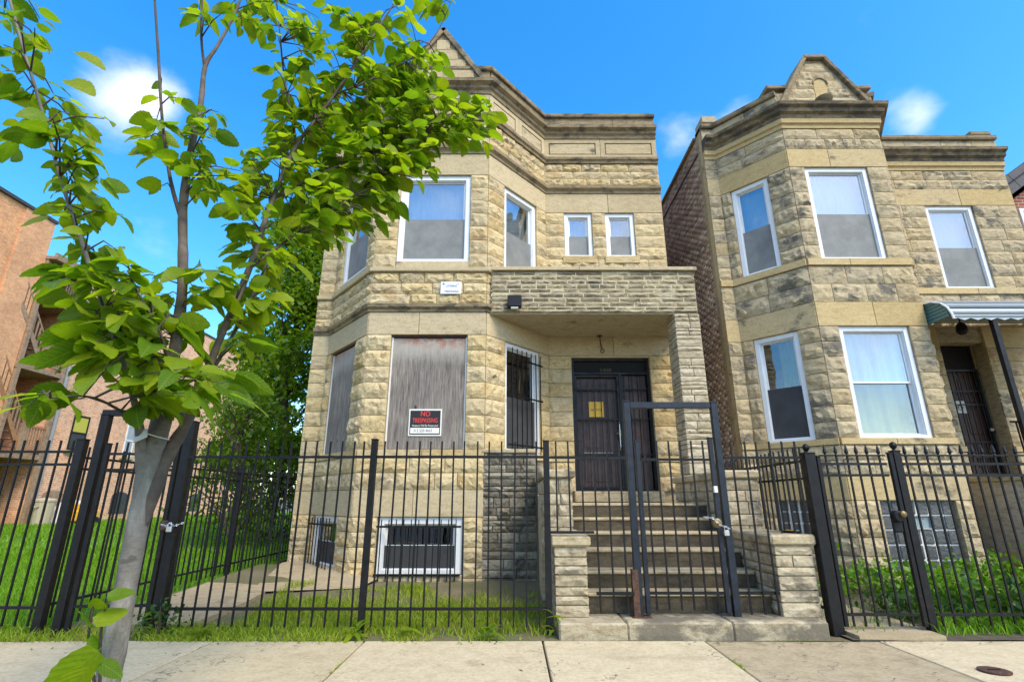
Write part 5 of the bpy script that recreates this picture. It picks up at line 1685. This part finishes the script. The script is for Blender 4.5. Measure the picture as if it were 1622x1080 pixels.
# small things lying about
p = P(1247, 843, 5.35)
t = thing('box_cutter_case', 'small black and yellow case lying on the stone wall cap', 'case', (p.x, 5.3, 0.82))
M = T(p.x, 5.27, 0.82) @ RZ(R(-55))
MB().box(-0.08, 0.08, -0.03, 0.03, 0, 0.022, ch=0.006).build('body', M_BLACKBOX, t, M)
MB().box(-0.05, 0.03, -0.022, 0.022, 0.0225, 0.03, ch=0.003).build('yellow_panel', M_YELLOW, t, M)
for i in range(3):
    MB().box(0.045, 0.07, -0.024 + 0.017 * i, -0.012 + 0.017 * i, 0.0225, 0.03, ch=0.002).build('button', M_PAPER, t, M)
t = thing('valve_cover', 'rusty round valve cover set in the concrete sidewalk', 'cover', (3.31, 4.04, 0))
MB().lathe([(0.0, 0.0), (0.095, 0.0), (0.095, 0.006), (0.08, 0.008), (0.0, 0.008)], (3.31, 4.04, 0.004), k=22).build('lid', M_RUST, t)
MB().box(3.27, 3.35, 4.033, 4.047, 0.0125, 0.016).build('slot', M_IRON, t)

# ------------------------------------------------------------------ plants
def leaf_mesh(name, mat, seed, n=14, fold=0.35, curl=0.35, wide=0.62):
    """a toothed heart-shaped leaf, 1 long, stalk at the origin, tip towards +x, face up"""
    r = random.Random(seed)
    mid, lf, rt, li, ri = [], [], [], [], []
    for i in range(n + 1):
        t = i / n
        w = wide * 0.5 * (math.sin(math.pi * t ** 0.76) ** 0.66) * (1.10 - 0.22 * t) if 0 < t < 1 else 0.0
        saw = (0.020 if i % 2 else -0.008) * (1 - 0.4 * t)
        if i == n or i == 0: saw = 0
        z = -curl * t * t * 0.6
        x = t - (0.05 if 0 < i < 2 else 0)
        w = max(0.0, w + saw)
        mid.append((x if i else 0.0, 0, z))
        zf = z + w * fold + r.uniform(-0.012, 0.012)
        lf.append((x - 0.06 * (1 - t), w, zf + 0.012 * math.sin(i * 1.1)))
        rt.append((x - 0.06 * (1 - t), -w, z + w * fold + r.uniform(-0.012, 0.012)))
        li.append((x - 0.03 * (1 - t), w * 0.5, z + w * fold * 0.62))
        ri.append((x - 0.03 * (1 - t), -w * 0.5, z + w * fold * 0.62))
    v = mid + lf + rt + li + ri
    k = n + 1
    f = []
    for i in range(n):
        f += [(i, i + 1, 3 * k + i + 1, 3 * k + i), (3 * k + i, 3 * k + i + 1, k + i + 1, k + i),
              (i + 1, i, 4 * k + i, 4 * k + i + 1), (4 * k + i + 1, 4 * k + i, 2 * k + i, 2 * k + i + 1)]
    mb = MB().quads(v, f)
    mb.tube([(-0.32, 0, 0.04), (-0.15, 0, 0.01), (0, 0, 0)], 0.008, k=3, cap=False)
    me = mb.mesh(name, mat, smooth=True)
    leaf_uv(me, [(p[0], p[1]) for p in mb.v])
    return me
def leaf_uv(me, co):
    uv = me.uv_layers.new(name='UVMap')
    li = np.empty(len(me.loops), dtype=np.int32)
    me.loops.foreach_get('vertex_index', li)
    uv.data.foreach_set('uv', np.array(co, dtype=np.float32)[li].ravel())

tree = thing('street_tree', 'young street tree with pale grey trunk and big toothed leaves by the sidewalk', 'tree', (-1.55, 2.3, 0))
TY = 2.3
def pathpts(lst):
    return [P(x, y, d) for (x, y, d) in lst]
def smooth_path(pts, radii, sub=4):
    out, ro = [], []
    n = len(pts)
    for i in range(n - 1):
        p0, p1, p2, p3 = pts[max(i - 1, 0)], pts[i], pts[i + 1], pts[min(i + 2, n - 1)]
        for k in range(sub):
            t = k / sub
            out.append(0.5 * ((2 * p1) + (p2 - p0) * t + (2 * p0 - 5 * p1 + 4 * p2 - p3) * t * t + (3 * p1 - p0 - 3 * p2 + p3) * t ** 3))
            ro.append(radii[i] + (radii[i + 1] - radii[i]) * t)
    out.append(pts[-1]); ro.append(radii[-1])
    return out, ro
LIMBS = []
def limb(name, lst, radii, mat, k=9):
    pts, ra = smooth_path(pathpts(lst), radii)
    rr = random.Random(len(LIMBS))
    ra = [a * 0.72 * rr.uniform(0.92, 1.08) for a in ra]
    MB().tube(pts, ra, k=k).build(name, mat, tree, smooth=True)
    LIMBS.append((pts, ra))
base = P(170, 1080, TY)
tp = [Vector((base.x - 0.02, TY - 0.02, -0.03)), Vector((base.x - 0.005, TY, 0.12)), base] + pathpts([(186, 1000, 2.3), (205, 900, 2.3), (222, 810, 2.3), (238, 730, 2.3), (256, 665, 2.3), (272, 590, 2.32)])
pts, ra = smooth_path(tp, [0.085, 0.068, 0.061, 0.058, 0.055, 0.055, 0.060, 0.055, 0.040])
rr = random.Random(3)
MB().tube(pts, [a * 0.74 * rr.uniform(0.95, 1.05) for a in ra], k=14).build('trunk', M_BARK, tree, smooth=True)
LIMBS.append((pts, ra))
limb('limb', [(262, 640, 2.3), (276, 560, 2.32), (288, 470, 2.35), (290, 400, 2.38), (290, 330, 2.4), (300, 250, 2.45), (318, 165, 2.5), (325, 105, 2.55), (345, 72, 2.6), (375, 15, 2.65), (395, -50, 2.7)], [0.040, 0.036, 0.034, 0.033, 0.030, 0.026, 0.022, 0.019, 0.014, 0.011, 0.008], M_LIMB)
limb('limb', [(325, 110, 2.55), (319, 60, 2.52), (321, -30, 2.5)], [0.014, 0.010, 0.007], M_TWIG)
limb('limb', [(287, 345, 2.4), (270, 285, 2.38), (257, 190, 2.36), (251, 90, 2.34), (243, -30, 2.3)], [0.018, 0.013, 0.011, 0.010, 0.008], M_TWIG)
limb('limb', [(226, 815, 2.3), (227, 760, 2.29), (224, 712, 2.26), (218, 660, 2.2), (200, 590, 2.1), (165, 490, 2.02), (125, 370, 1.95), (95, 280, 1.9), (65, 170, 1.86), (32, 60, 1.82), (5, -40, 1.8)], [0.020, 0.040, 0.033, 0.022, 0.015, 0.0125, 0.011, 0.010, 0.009, 0.008, 0.007], M_BARK)
limb('limb', [(226, 835, 2.3), (243, 775, 2.31), (268, 715, 2.34), (300, 660, 2.4), (345, 545, 2.5), (395, 425, 2.62), (432, 315, 2.75), (470, 230, 2.9), (530, 150, 3.0), (590, 60, 3.1), (640, -20, 3.2)], [0.024, 0.046, 0.042, 0.033, 0.026, 0.023, 0.020, 0.017, 0.014, 0.010, 0.007], M_LIMB)
limb('limb', [(300, 655, 2.4), (335, 590, 2.5), (385, 500, 2.6), (430, 400, 2.7)], [0.018, 0.014, 0.011, 0.007], M_TWIG)
limb('limb', [(432, 315, 2.75), (520, 270, 3.0), (610, 235, 3.15), (720, 190, 3.3), (790, 180, 3.4)], [0.015, 0.013, 0.011, 0.008, 0.004], M_TWIG)
limb('limb', [(395, 425, 2.62), (470, 370, 2.8), (560, 310, 3.0), (610, 270, 3.1)], [0.012, 0.010, 0.007, 0.004], M_TWIG)
limb('limb', [(470, 230, 2.9), (450, 120, 2.9), (440, 20, 2.9), (430, -40, 2.9)], [0.012, 0.009, 0.006, 0.005], M_TWIG)
limb('limb', [(530, 150, 3.0), (600, 120, 3.1), (680, 70, 3.2), (720, -10, 3.3)], [0.010, 0.008, 0.006, 0.004], M_TWIG)
limb('limb', [(272, 590, 2.3), (250, 520, 2.15), (210, 450, 2.05)], [0.014, 0.009, 0.005], M_TWIG)
limb('limb', [(222, 670, 2.2), (150, 630, 2.0), (80, 630, 1.85)], [0.010, 0.007, 0.004], M_TWIG)
ALLP = [p for (pts, ra) in LIMBS for p in pts]

LM = [leaf_mesh('leaf', M_LEAF, s, fold=f_, curl=c_, wide=w_) for s, f_, c_, w_ in ((1, 0.16, 0.40, 0.68), (2, 0.28, 0.6, 0.62), (3, 0.06, 0.30, 0.72), (4, 0.24, 0.8, 0.60), (5, 0.12, 0.5, 0.66))]
ZONES = [  # px, py, rx, ry, count, depth, leaf length
    (30, 60, 55, 65, 18, 1.85, 0.125), (75, 185, 55, 45, 12, 1.9, 0.12), (120, 200, 50, 35, 10, 1.9, 0.12), (30, 190, 30, 50, 5, 1.85, 0.12),
    (130, 265, 52, 50, 18, 1.95, 0.12), (125, 335, 55, 38, 16, 1.95, 0.13), (140, 420, 60, 45, 16, 2.0, 0.14),
    (100, 470, 35, 30, 4, 1.95, 0.18), (190, 470, 90, 50, 28, 2.1, 0.15), (185, 545, 85, 45, 26, 2.06, 0.165), (240, 600, 110, 45, 26, 2.1, 0.16),
    (80, 635, 45, 14, 3, 1.95, 0.22), (330, 605, 55, 35, 12, 2.3, 0.15), (295, 450, 60, 40, 12, 2.3, 0.14), (250, 520, 80, 60, 20, 2.2, 0.15),
    (255, 200, 50, 60, 16, 2.4, 0.11), (330, 225, 40, 60, 18, 2.45, 0.11), (300, 280, 55, 40, 14, 2.4, 0.11), (390, 260, 45, 45, 14, 2.7, 0.11),
    (375, 335, 50, 40, 12, 2.65, 0.12), (350, 25, 55, 28, 12, 2.65, 0.11), (430, 30, 65, 45, 22, 2.85, 0.11), (520, 45, 70, 50, 26, 3.0, 0.115), (610, 40, 65, 50, 22, 3.1, 0.12),
    (695, 12, 35, 16, 5, 3.2, 0.13), (470, 130, 50, 50, 18, 2.9, 0.11), (570, 130, 75, 60, 44, 3.1, 0.115), (660, 110, 50, 50, 22, 3.2, 0.115),
    (540, 225, 100, 75, 96, 3.05, 0.115), (660, 200, 85, 80, 84, 3.2, 0.12), (745, 190, 45, 45, 20, 3.3, 0.12),
    (560, 310, 75, 55, 50, 3.05, 0.12), (480, 300, 55, 60, 36, 2.9, 0.115), (440, 215, 40, 55, 18, 2.85, 0.11), (640, 290, 40, 40, 8, 3.1, 0.12), (690, 140, 55, 45, 18, 3.25, 0.115), (770, 200, 35, 35, 6, 3.35, 0.11), (610, 250, 70, 50, 18, 3.1, 0.115), (600, 340, 40, 30, 6, 3.05, 0.115), (600, 180, 70, 60, 20, 3.15, 0.115),
    (430, 395, 50, 45, 20, 2.75, 0.12), (400, 470, 40, 50, 14, 2.65, 0.125), (365, 540, 30, 40, 6, 2.55, 0.13), (500, 360, 40, 30, 10, 2.9, 0.12)]
ZONES = [(a, b, c, d, int(n * (3.0 if a < 360 and b > 380 else 2.3 if a < 360 else 3.4)) , dp, sz * (0.58 if dp < 1.96 and b > 400 else 0.68 if dp < 2.12 and b > 400 else 0.70 if dp < 1.96 else 0.80 if dp < 2.12 else 0.9)) for (a, b, c, d, n, dp, sz) in ZONES for x in (b,)]
rl = random.Random(41)
leaves, twigs = [], MB()
for (cx, cy, rx, ry, n, d, sz) in ZONES:
    done = 0
    while done < n:
        while True:
            a, b, c = rl.uniform(-1, 1), rl.uniform(-1, 1), rl.uniform(-1, 1)
            if a * a + b * b + c * c < 1: break
        end = P(cx + a * rx, cy + b * ry, d + c * 0.28)
        near = min(ALLP, key=lambda q: (q - end).length_squared + 0.25 * max(0, q.z - end.z))
        start = near
        ln = (end - start).length
        if ln > 0.55:
            start = end + (start - end) * (0.55 / ln)
            start.z -= 0.03
        mid = (start + end) * 0.5 + Vector((0, 0, 0.02 + 0.03 * rl.random()))
        twigs.tube([start, mid, end], [0.0045, 0.0032, 0.0018], k=4, cap=False)
        m = min(n - done, rl.choice((3, 4, 5, 6)))
        for i in range(m):
            t = 0.45 + 0.55 * i / max(1, m - 1)
            q = start * (1 - t) ** 2 + mid * 2 * t * (1 - t) + end * t * t
            dirv = (end - start)
            az = math.atan2(dirv.y, dirv.x) + rl.choice((-1, 1)) * rl.uniform(0.3, 1.3)
            L = sz * rl.uniform(0.5, 1.3)
            droop = rl.uniform(-0.05, 0.62)
            roll = rl.gauss(0, 0.55)
            M = T(*q) @ RZ(az) @ RY(droop) @ RX(roll) @ SC(L, L * rl.uniform(0.85, 1.15), L) @ T(0.32, 0, 0)
            leaves.append((L / d, M, rl.randrange(len(LM))))
            done += 1
stuff(twigs.build('twigs', M_TWIG, tree))
# a few single large leaves standing clear of the rest
for (px, py, d, L, az, dr, ro) in ((125, 84, 1.95, 0.13, 0.2, 0.35, 0.9), (112, 128, 1.95, 0.15, -0.15, 0.45, 0.9), (5, 157, 1.85, 0.13, 0.0, 0.1, 0.8), (105, 620, 1.95, 0.17, 3.0, 0.25, 0.7), (90, 628, 2.0, 0.13, 3.3, 0.4, -0.5),
                                   (130, 520, 1.95, 0.14, 3.2, 0.2, 0.8), (100, 460, 2.0, 0.12, 2.9, 0.3, 0.7), (135, 550, 1.95, 0.16, 3.4, 0.4, 0.6), (345, 610, 2.2, 0.17, 0.1, 0.3, 0.8), (700, -5, 3.2, 0.15, -0.3, 0.5, 0.6)):
    leaves.append((9, T(*P(px, py, d)) @ RZ(az) @ RY(dr) @ RX(ro) @ SC(L, L, L), rl.randrange(len(LM))))
# shoots at the foot of the trunk
for lst in ([(150, 1085, 2.2), (140, 1010, 2.15), (150, 950, 2.12)], [(158, 1085, 2.2), (160, 1000, 2.15), (172, 940, 2.12)]):
    pts, ra = smooth_path(pathpts(lst), [0.006, 0.005, 0.003])
    MB().tube(pts, ra, k=5).build('shoot', M_TWIG, tree)
for (px, py, d, L, az, dr, ro) in ((138, 990, 2.1, 0.10, 2.4, -0.5, 0.8), (152, 985, 2.1, 0.10, 0.8, -0.4, 0.7), (140, 1015, 2.1, 0.13, 1.2, 0.9, 0.9), (165, 955, 2.1, 0.08, 2.7, 0.1, 0.8), (172, 945, 2.1, 0.08, 0.5, -0.3, 0.8),
                                   (150, 1035, 2.05, 0.20, 3.7, 0.75, 1.1), (135, 1062, 2.0, 0.16, 3.6, 0.9, 0.9), (160, 1050, 2.1, 0.09, 0.3, 0.5, 0.6)):
    leaves.append((9, T(*P(px, py, d)) @ RZ(az) @ RY(dr) @ RX(ro) @ SC(L, L, L), rl.randrange(len(LM))))
leaves.sort(key=lambda t: -t[0])
for (_, M, k) in leaves[:300]:
    add('leaf', LM[k], tree, M)
rest = MB()
for (_, M, k) in leaves[300:]:
    me = LM[k]
    rest.quads([M @ v.co for v in me.vertices], [tuple(p.vertices) for p in me.polygons])
o = rest.build('leaf', M_LEAFS, tree, smooth=True)
leaf_uv(o.data, [(v.co.x, v.co.y) for (_, M, k) in leaves[300:] for v in LM[k].vertices])
stuff(o)
p = P(222, 690, 2.22)
t = thing('paper_tag', 'white paper tag tied to the street tree at its fork', 'tag', p)
MB().box(-0.028, 0.03, -0.002, 0.002, -0.022, 0.022).build('sheet', M_PAPER, t, T(*p) @ RY(R(-25)) @ RX(R(-20)))
MB().tube([p + Vector((0.025, 0, 0.01)), p + Vector((0.05, 0.03, 0.0)), p + Vector((0.09, 0.06, -0.01))], 0.0025, k=4).build('string', M_PAPER, t)

def leaf_cloud(name, parent, mat, clumps, per, size, seed, spread, flat=0.7):
    """many small folded leaves in clumps; clumps: list of (x, y, z, scale)"""
    g = np.random.default_rng(seed)
    C = np.repeat(np.array(clumps), per, axis=0)
    n = len(C)
    p = C[:, :3] + g.normal(0, 1, (n, 3)) * (C[:, 3:4] * spread) * np.array([1, 1, flat])
    L = size * g.uniform(0.6, 1.35, n)[:, None]
    d = g.normal(0, 1, (n, 3)); d[:, 2] -= 0.5
    d /= np.linalg.norm(d, axis=1)[:, None]
    up = g.normal(0, 1, (n, 3)) + np.array([0, 0, 1.2])
    s = np.cross(d, up); s /= np.linalg.norm(s, axis=1)[:, None] + 1e-9
    nn = np.cross(s, d)
    v = np.empty((n, 6, 3))
    v[:, 0] = p
    v[:, 1] = p + d * L * 0.45 + s * L * 0.30 + nn * L * 0.08
    v[:, 2] = p + d * L
    v[:, 3] = p + d * L * 0.45 - s * L * 0.30 + nn * L * 0.08
    v[:, 4] = p + d * L * 0.2 + s * L * 0.22 + nn * L * 0.05
    v[:, 5] = p + d * L * 0.2 - s * L * 0.22 + nn * L * 0.05
    b = np.arange(n)[:, None] * 6
    f = np.concatenate([b + np.array([[0, 4, 1, 2]]), b + np.array([[0, 2, 3, 5]])])
    return add(name, np_mesh(name, v.reshape(-1, 3), f, mat), parent)

def big_tree(label, x, y, h, rad, zlow, nclump, per, size, mat, seed, group, conic=0.6, name='leafy_tree'):
    t = thing(name, label, 'tree', (x, y, 0.1), group)
    r = random.Random(seed)
    n = 9
    pts = [Vector((x + 0.15 * math.sin(i * 1.3 + seed), y + 0.1 * math.cos(i * 1.7), h * 0.92 * i / n)) for i in range(n + 1)]
    MB().tube(pts, [0.16 * (1 - 0.85 * i / n) * (h / 9) for i in range(n + 1)], k=8).build('trunk', M_TWIG, t, smooth=True)
    cl = []
    mb = MB()
    for i in range(nclump):
        zf = r.random() ** 0.8
        z = zlow + (h - zlow) * zf
        rr_ = rad * (1 - zf ** 2 * conic) * (0.75 + 0.35 * noise.noise((zf * 5, seed, i * 0.05)))
        a = r.uniform(0, 2 * math.pi)
        q = rr_ * math.sqrt(r.uniform(0.12, 1))
        c = Vector((x + q * math.cos(a), y + q * math.sin(a), z + 0.3 * r.uniform(-1, 1)))
        cl.append((c.x, c.y, c.z, r.uniform(0.6, 1.35)))
        if i % 3 == 0:
            zz = max(0.6, z - 0.5 * q - 0.2)
            b0 = pts[min(n, int(zz / (h * 0.92) * n))]
            mb.tube([b0, (b0 + c) * 0.5 + Vector((0, 0, 0.1)), c], [0.035, 0.022, 0.008], k=5, cap=False)
    mb.build('branches', M_TWIG, t)
    leaf_cloud('crown', t, mat, cl, per, size, seed, 0.24)
    return t
GT = 'trees beyond the lawn beside the greystone'
big_tree('tall dense green tree hugging the back corner of the boarded stone house', -6.3, 14.2, 9.6, 2.35, 0.4, 260, 80, 0.15, M_TREELEAF, 5, GT)
big_tree('smaller airy tree in front of the dense one with light green sprays near the lawn', -6.1, 11.9, 3.4, 1.45, 0.5, 64, 46, 0.11, M_TREELIGHT, 8, GT, conic=0.4)
big_tree('shorter loose green tree standing by the brick flats behind the gateway', -9.6, 19.5, 7.2, 2.0, 1.6, 80, 50, 0.18, M_TREELEAF, 13, GT)
big_tree('distant dark green tree behind the dense one at the end of the lawn', -8.4, 25, 8.5, 3.2, 0.8, 120, 60, 0.24, M_TREELEAF, 17, GT)

def shrub(label, x, y, h, rad, mat, n, per, size, seed, group=None, z0=0.0, cat='shrub', name='leafy_shrub'):
    t = thing(name, label, cat, (x, y, z0), group)
    r = random.Random(seed)
    cl, mb = [], MB()
    for i in range(n):
        a, q = r.uniform(0, 6.283), rad * math.sqrt(r.random())
        z = z0 + h * (0.25 + 0.75 * r.random()) * (1 - 0.5 * (q / rad) ** 2)
        cl.append((x + q * math.cos(a), y + q * math.sin(a), z, r.uniform(0.7, 1.2)))
        if i % 2 == 0:
            mb.tube([(x + 0.2 * q * math.cos(a), y + 0.2 * q * math.sin(a), z0), (x + 0.7 * q * math.cos(a), y + 0.7 * q * math.sin(a), z0 + (z - z0) * 0.6), cl[-1][:3]], [0.006, 0.005, 0.002], k=4, cap=False)
    mb.build('stems', M_TWIG, t)
    leaf_cloud('leaves', t, mat, cl, per, size, seed, rad * 0.28)
    return t
GB = 'shrubs in the bed by the glass-block window'
for i, (lab, x, y, h, rd, mt, n, sz) in enumerate((
        ('bright green low shrub beside the path, left end of the neighbouring bed', 4.35, 6.9, 0.50, 0.50, M_SHRUB, 20, 0.075),
        ('bright green low shrub right under the glass-block window', 5.15, 7.0, 0.52, 0.52, M_SHRUB, 22, 0.075),
        ('bright green low shrub just past the glass-block window', 5.95, 6.9, 0.55, 0.52, M_SHRUB, 22, 0.075),
        ('reddening shrub before the grey stoop wall', 6.75, 6.8, 0.72, 0.50, M_SHRUBRED, 22, 0.085),
        ('yellow green shrub at the end of the bed, before the grey stoop wall', 7.5, 6.7, 0.80, 0.55, M_SHRUB, 24, 0.085),
        ('dark green trailing shrub close behind the spear-tipped gate post', 4.1, 5.65, 0.30, 0.40, M_SHRUBDARK, 16, 0.08),
        ('dark green trailing shrub close behind the spear-tipped fence', 4.85, 5.6, 0.36, 0.45, M_SHRUBDARK, 18, 0.085),
        ('mid green shrub filling the right end behind the spear-tipped fence', 5.7, 5.7, 0.45, 0.50, M_SHRUB, 20, 0.085),
        ('dark leafy shrub at the very right behind the spear-tipped fence', 6.4, 5.7, 0.5, 0.45, M_SHRUBDARK, 18, 0.09),
        ('bright green low shrub in the middle of the bed, between two rows', 5.0, 6.3, 0.36, 0.45, M_SHRUB, 18, 0.075))):
    shrub(lab, x, y, h * 0.74, rd, mt, n, 30, sz, 60 + i, GB)
def tuft(label, x, y, n, L, seed, mat, z0=0.0, name='strap_leaf_plant', group=None):
    t = thing(name, label, 'plant', (x, y, z0), group)
    r = random.Random(seed)
    for i in range(n):
        a = r.uniform(0, 6.283)
        l = L * r.uniform(0.6, 1.15)
        k = 6
        v, f = [], []
        for j in range(k + 1):
            s = j / k
            rr_ = l * 0.75 * s
            z = z0 + l * (1.05 * s - 0.75 * s * s)
            w = 0.010 * (1 - s ** 2) + 0.001
            px, py = x + rr_ * math.cos(a), y + rr_ * math.sin(a)
            v += [(px - w * math.sin(a), py + w * math.cos(a), z), (px + w * math.sin(a), py - w * math.cos(a), z)]
            if j: f.append((2 * j - 2, 2 * j - 1, 2 * j + 1, 2 * j))
        MB().quads(v, f).build('leaf', mat, t, smooth=True)
tuft('clump of arching strap leaves behind the foot of the spear-tipped fence', 4.25, 5.25, 18, 0.36, 1, M_SHRUB)
GW = 'weeds along the foot of the black fence'
def weed(label, px, py, y, n, L, seed, mat=M_SHRUB, z=0.01, rise=0.5):
    q = P(px, py, y)
    t = thing('broadleaf_weed', label, 'weed', (q.x, y, z), GW)
    r = random.Random(seed)
    me = WLM
    for i in range(n):
        a = 6.283 * i / n + r.uniform(-0.4, 0.4)
        l = L * r.uniform(0.6, 1.15)
        add('leaf', me[r.randrange(2)], t, T(q.x + r.uniform(-.02, .02), y + r.uniform(-.02, .02), z + r.uniform(0, rise * L)) @ RZ(a) @ RY(r.uniform(-0.9, 0.1)) @ SC(l, l * 0.7, l) @ T(0.2, 0, 0))
WLM = [leaf_mesh('leaf', M_LEAF, 30 + s, n=6, fold=0.25, curl=0.9, wide=0.5) for s in range(2)]
weed('bright green weed against the stone pier beside the fence post', 879, 985, 5.0, 12, 0.10, 1, rise=1.8)
weed('dandelion-like weed with long leaves at the sidewalk edge left of the fence post', 560, 1010, 4.93, 12, 0.14, 2)
weed('flat leafy weed at the sidewalk edge under the boarded bay', 640, 1010, 4.92, 9, 0.12, 3)
weed('flat leafy weed at the sidewalk edge near the stone pier', 770, 1008, 4.92, 10, 0.13, 4)
weed('tangled weed at the foot of the tall gateway post', 245, 985, 5.0, 16, 0.11, 5, rise=1.6)
weed('low weed at the sidewalk edge right of the tall gateway post', 320, 1008, 4.92, 12, 0.11, 6)
weed('leafy weed in the yard grass before the basement window', 715, 955, 5.6, 8, 0.11, 7)
shrub('small straggly bush at the foot of the tall gateway post', -3.05, 5.0, 0.26, 0.22, M_SHRUBDARK, 12, 12, 0.045, 91)

# dead leaves and scraps blown along the foot of the fence
g = np.random.default_rng(77)
n = 130
x = g.uniform(-4.2, 4.5, n); y = np.where(g.uniform(0, 1, n) < 0.75, 4.80 - np.abs(g.normal(0, 0.05, n)), g.uniform(3.4, 4.8, n))
a = g.uniform(0, 6.28, n); L = g.uniform(0.006, 0.022, n)
v = np.empty((n, 4, 3))
for k, (dx, dy, dz) in enumerate(((-1, 0, 0.002), (0, -0.5, 0.004), (1, 0, 0.007), (0, 0.5, 0.004))):
    v[:, k, 0] = x + L * (dx * np.cos(a) - dy * np.sin(a))
    v[:, k, 1] = y + L * (dx * np.sin(a) + dy * np.cos(a))
    v[:, k, 2] = 0.005 + dz
stuff(add('dead_leaves', np_mesh('dead_leaves', v.reshape(-1, 3), np.arange(n * 4).reshape(n, 4), plain('dead_leaf', (0.12, 0.085, 0.04), 0.9, var=0.5, nscale=3))))
blades('joint_grass', 260, (-1.245, -1.215, 3.6, 4.85), lambda x, y: -0.02, 0.035, 0.006, M_YGRASS, lambda x, y: 1 if nz(x, y, 3, 1) > 0.1 else 0, seed=31, lean=1.0)
blades('joint_grass', 400, (1.595, 1.625, 3.4, 4.85), lambda x, y: -0.02, 0.035, 0.006, M_YGRASS, lambda x, y: 1 if nz(x, y, 3, 2) > 0.05 else 0, seed=32, lean=1.0)
blades('edge_grass', 1500, (-4.2, 0.36, 4.80, 4.90), lambda x, y: 0.0, 0.045, 0.008, M_YGRASS, lambda x, y: 1 if nz(x, y, 2.2, 6) > 0.05 else 0.05, seed=33, lean=1.2)
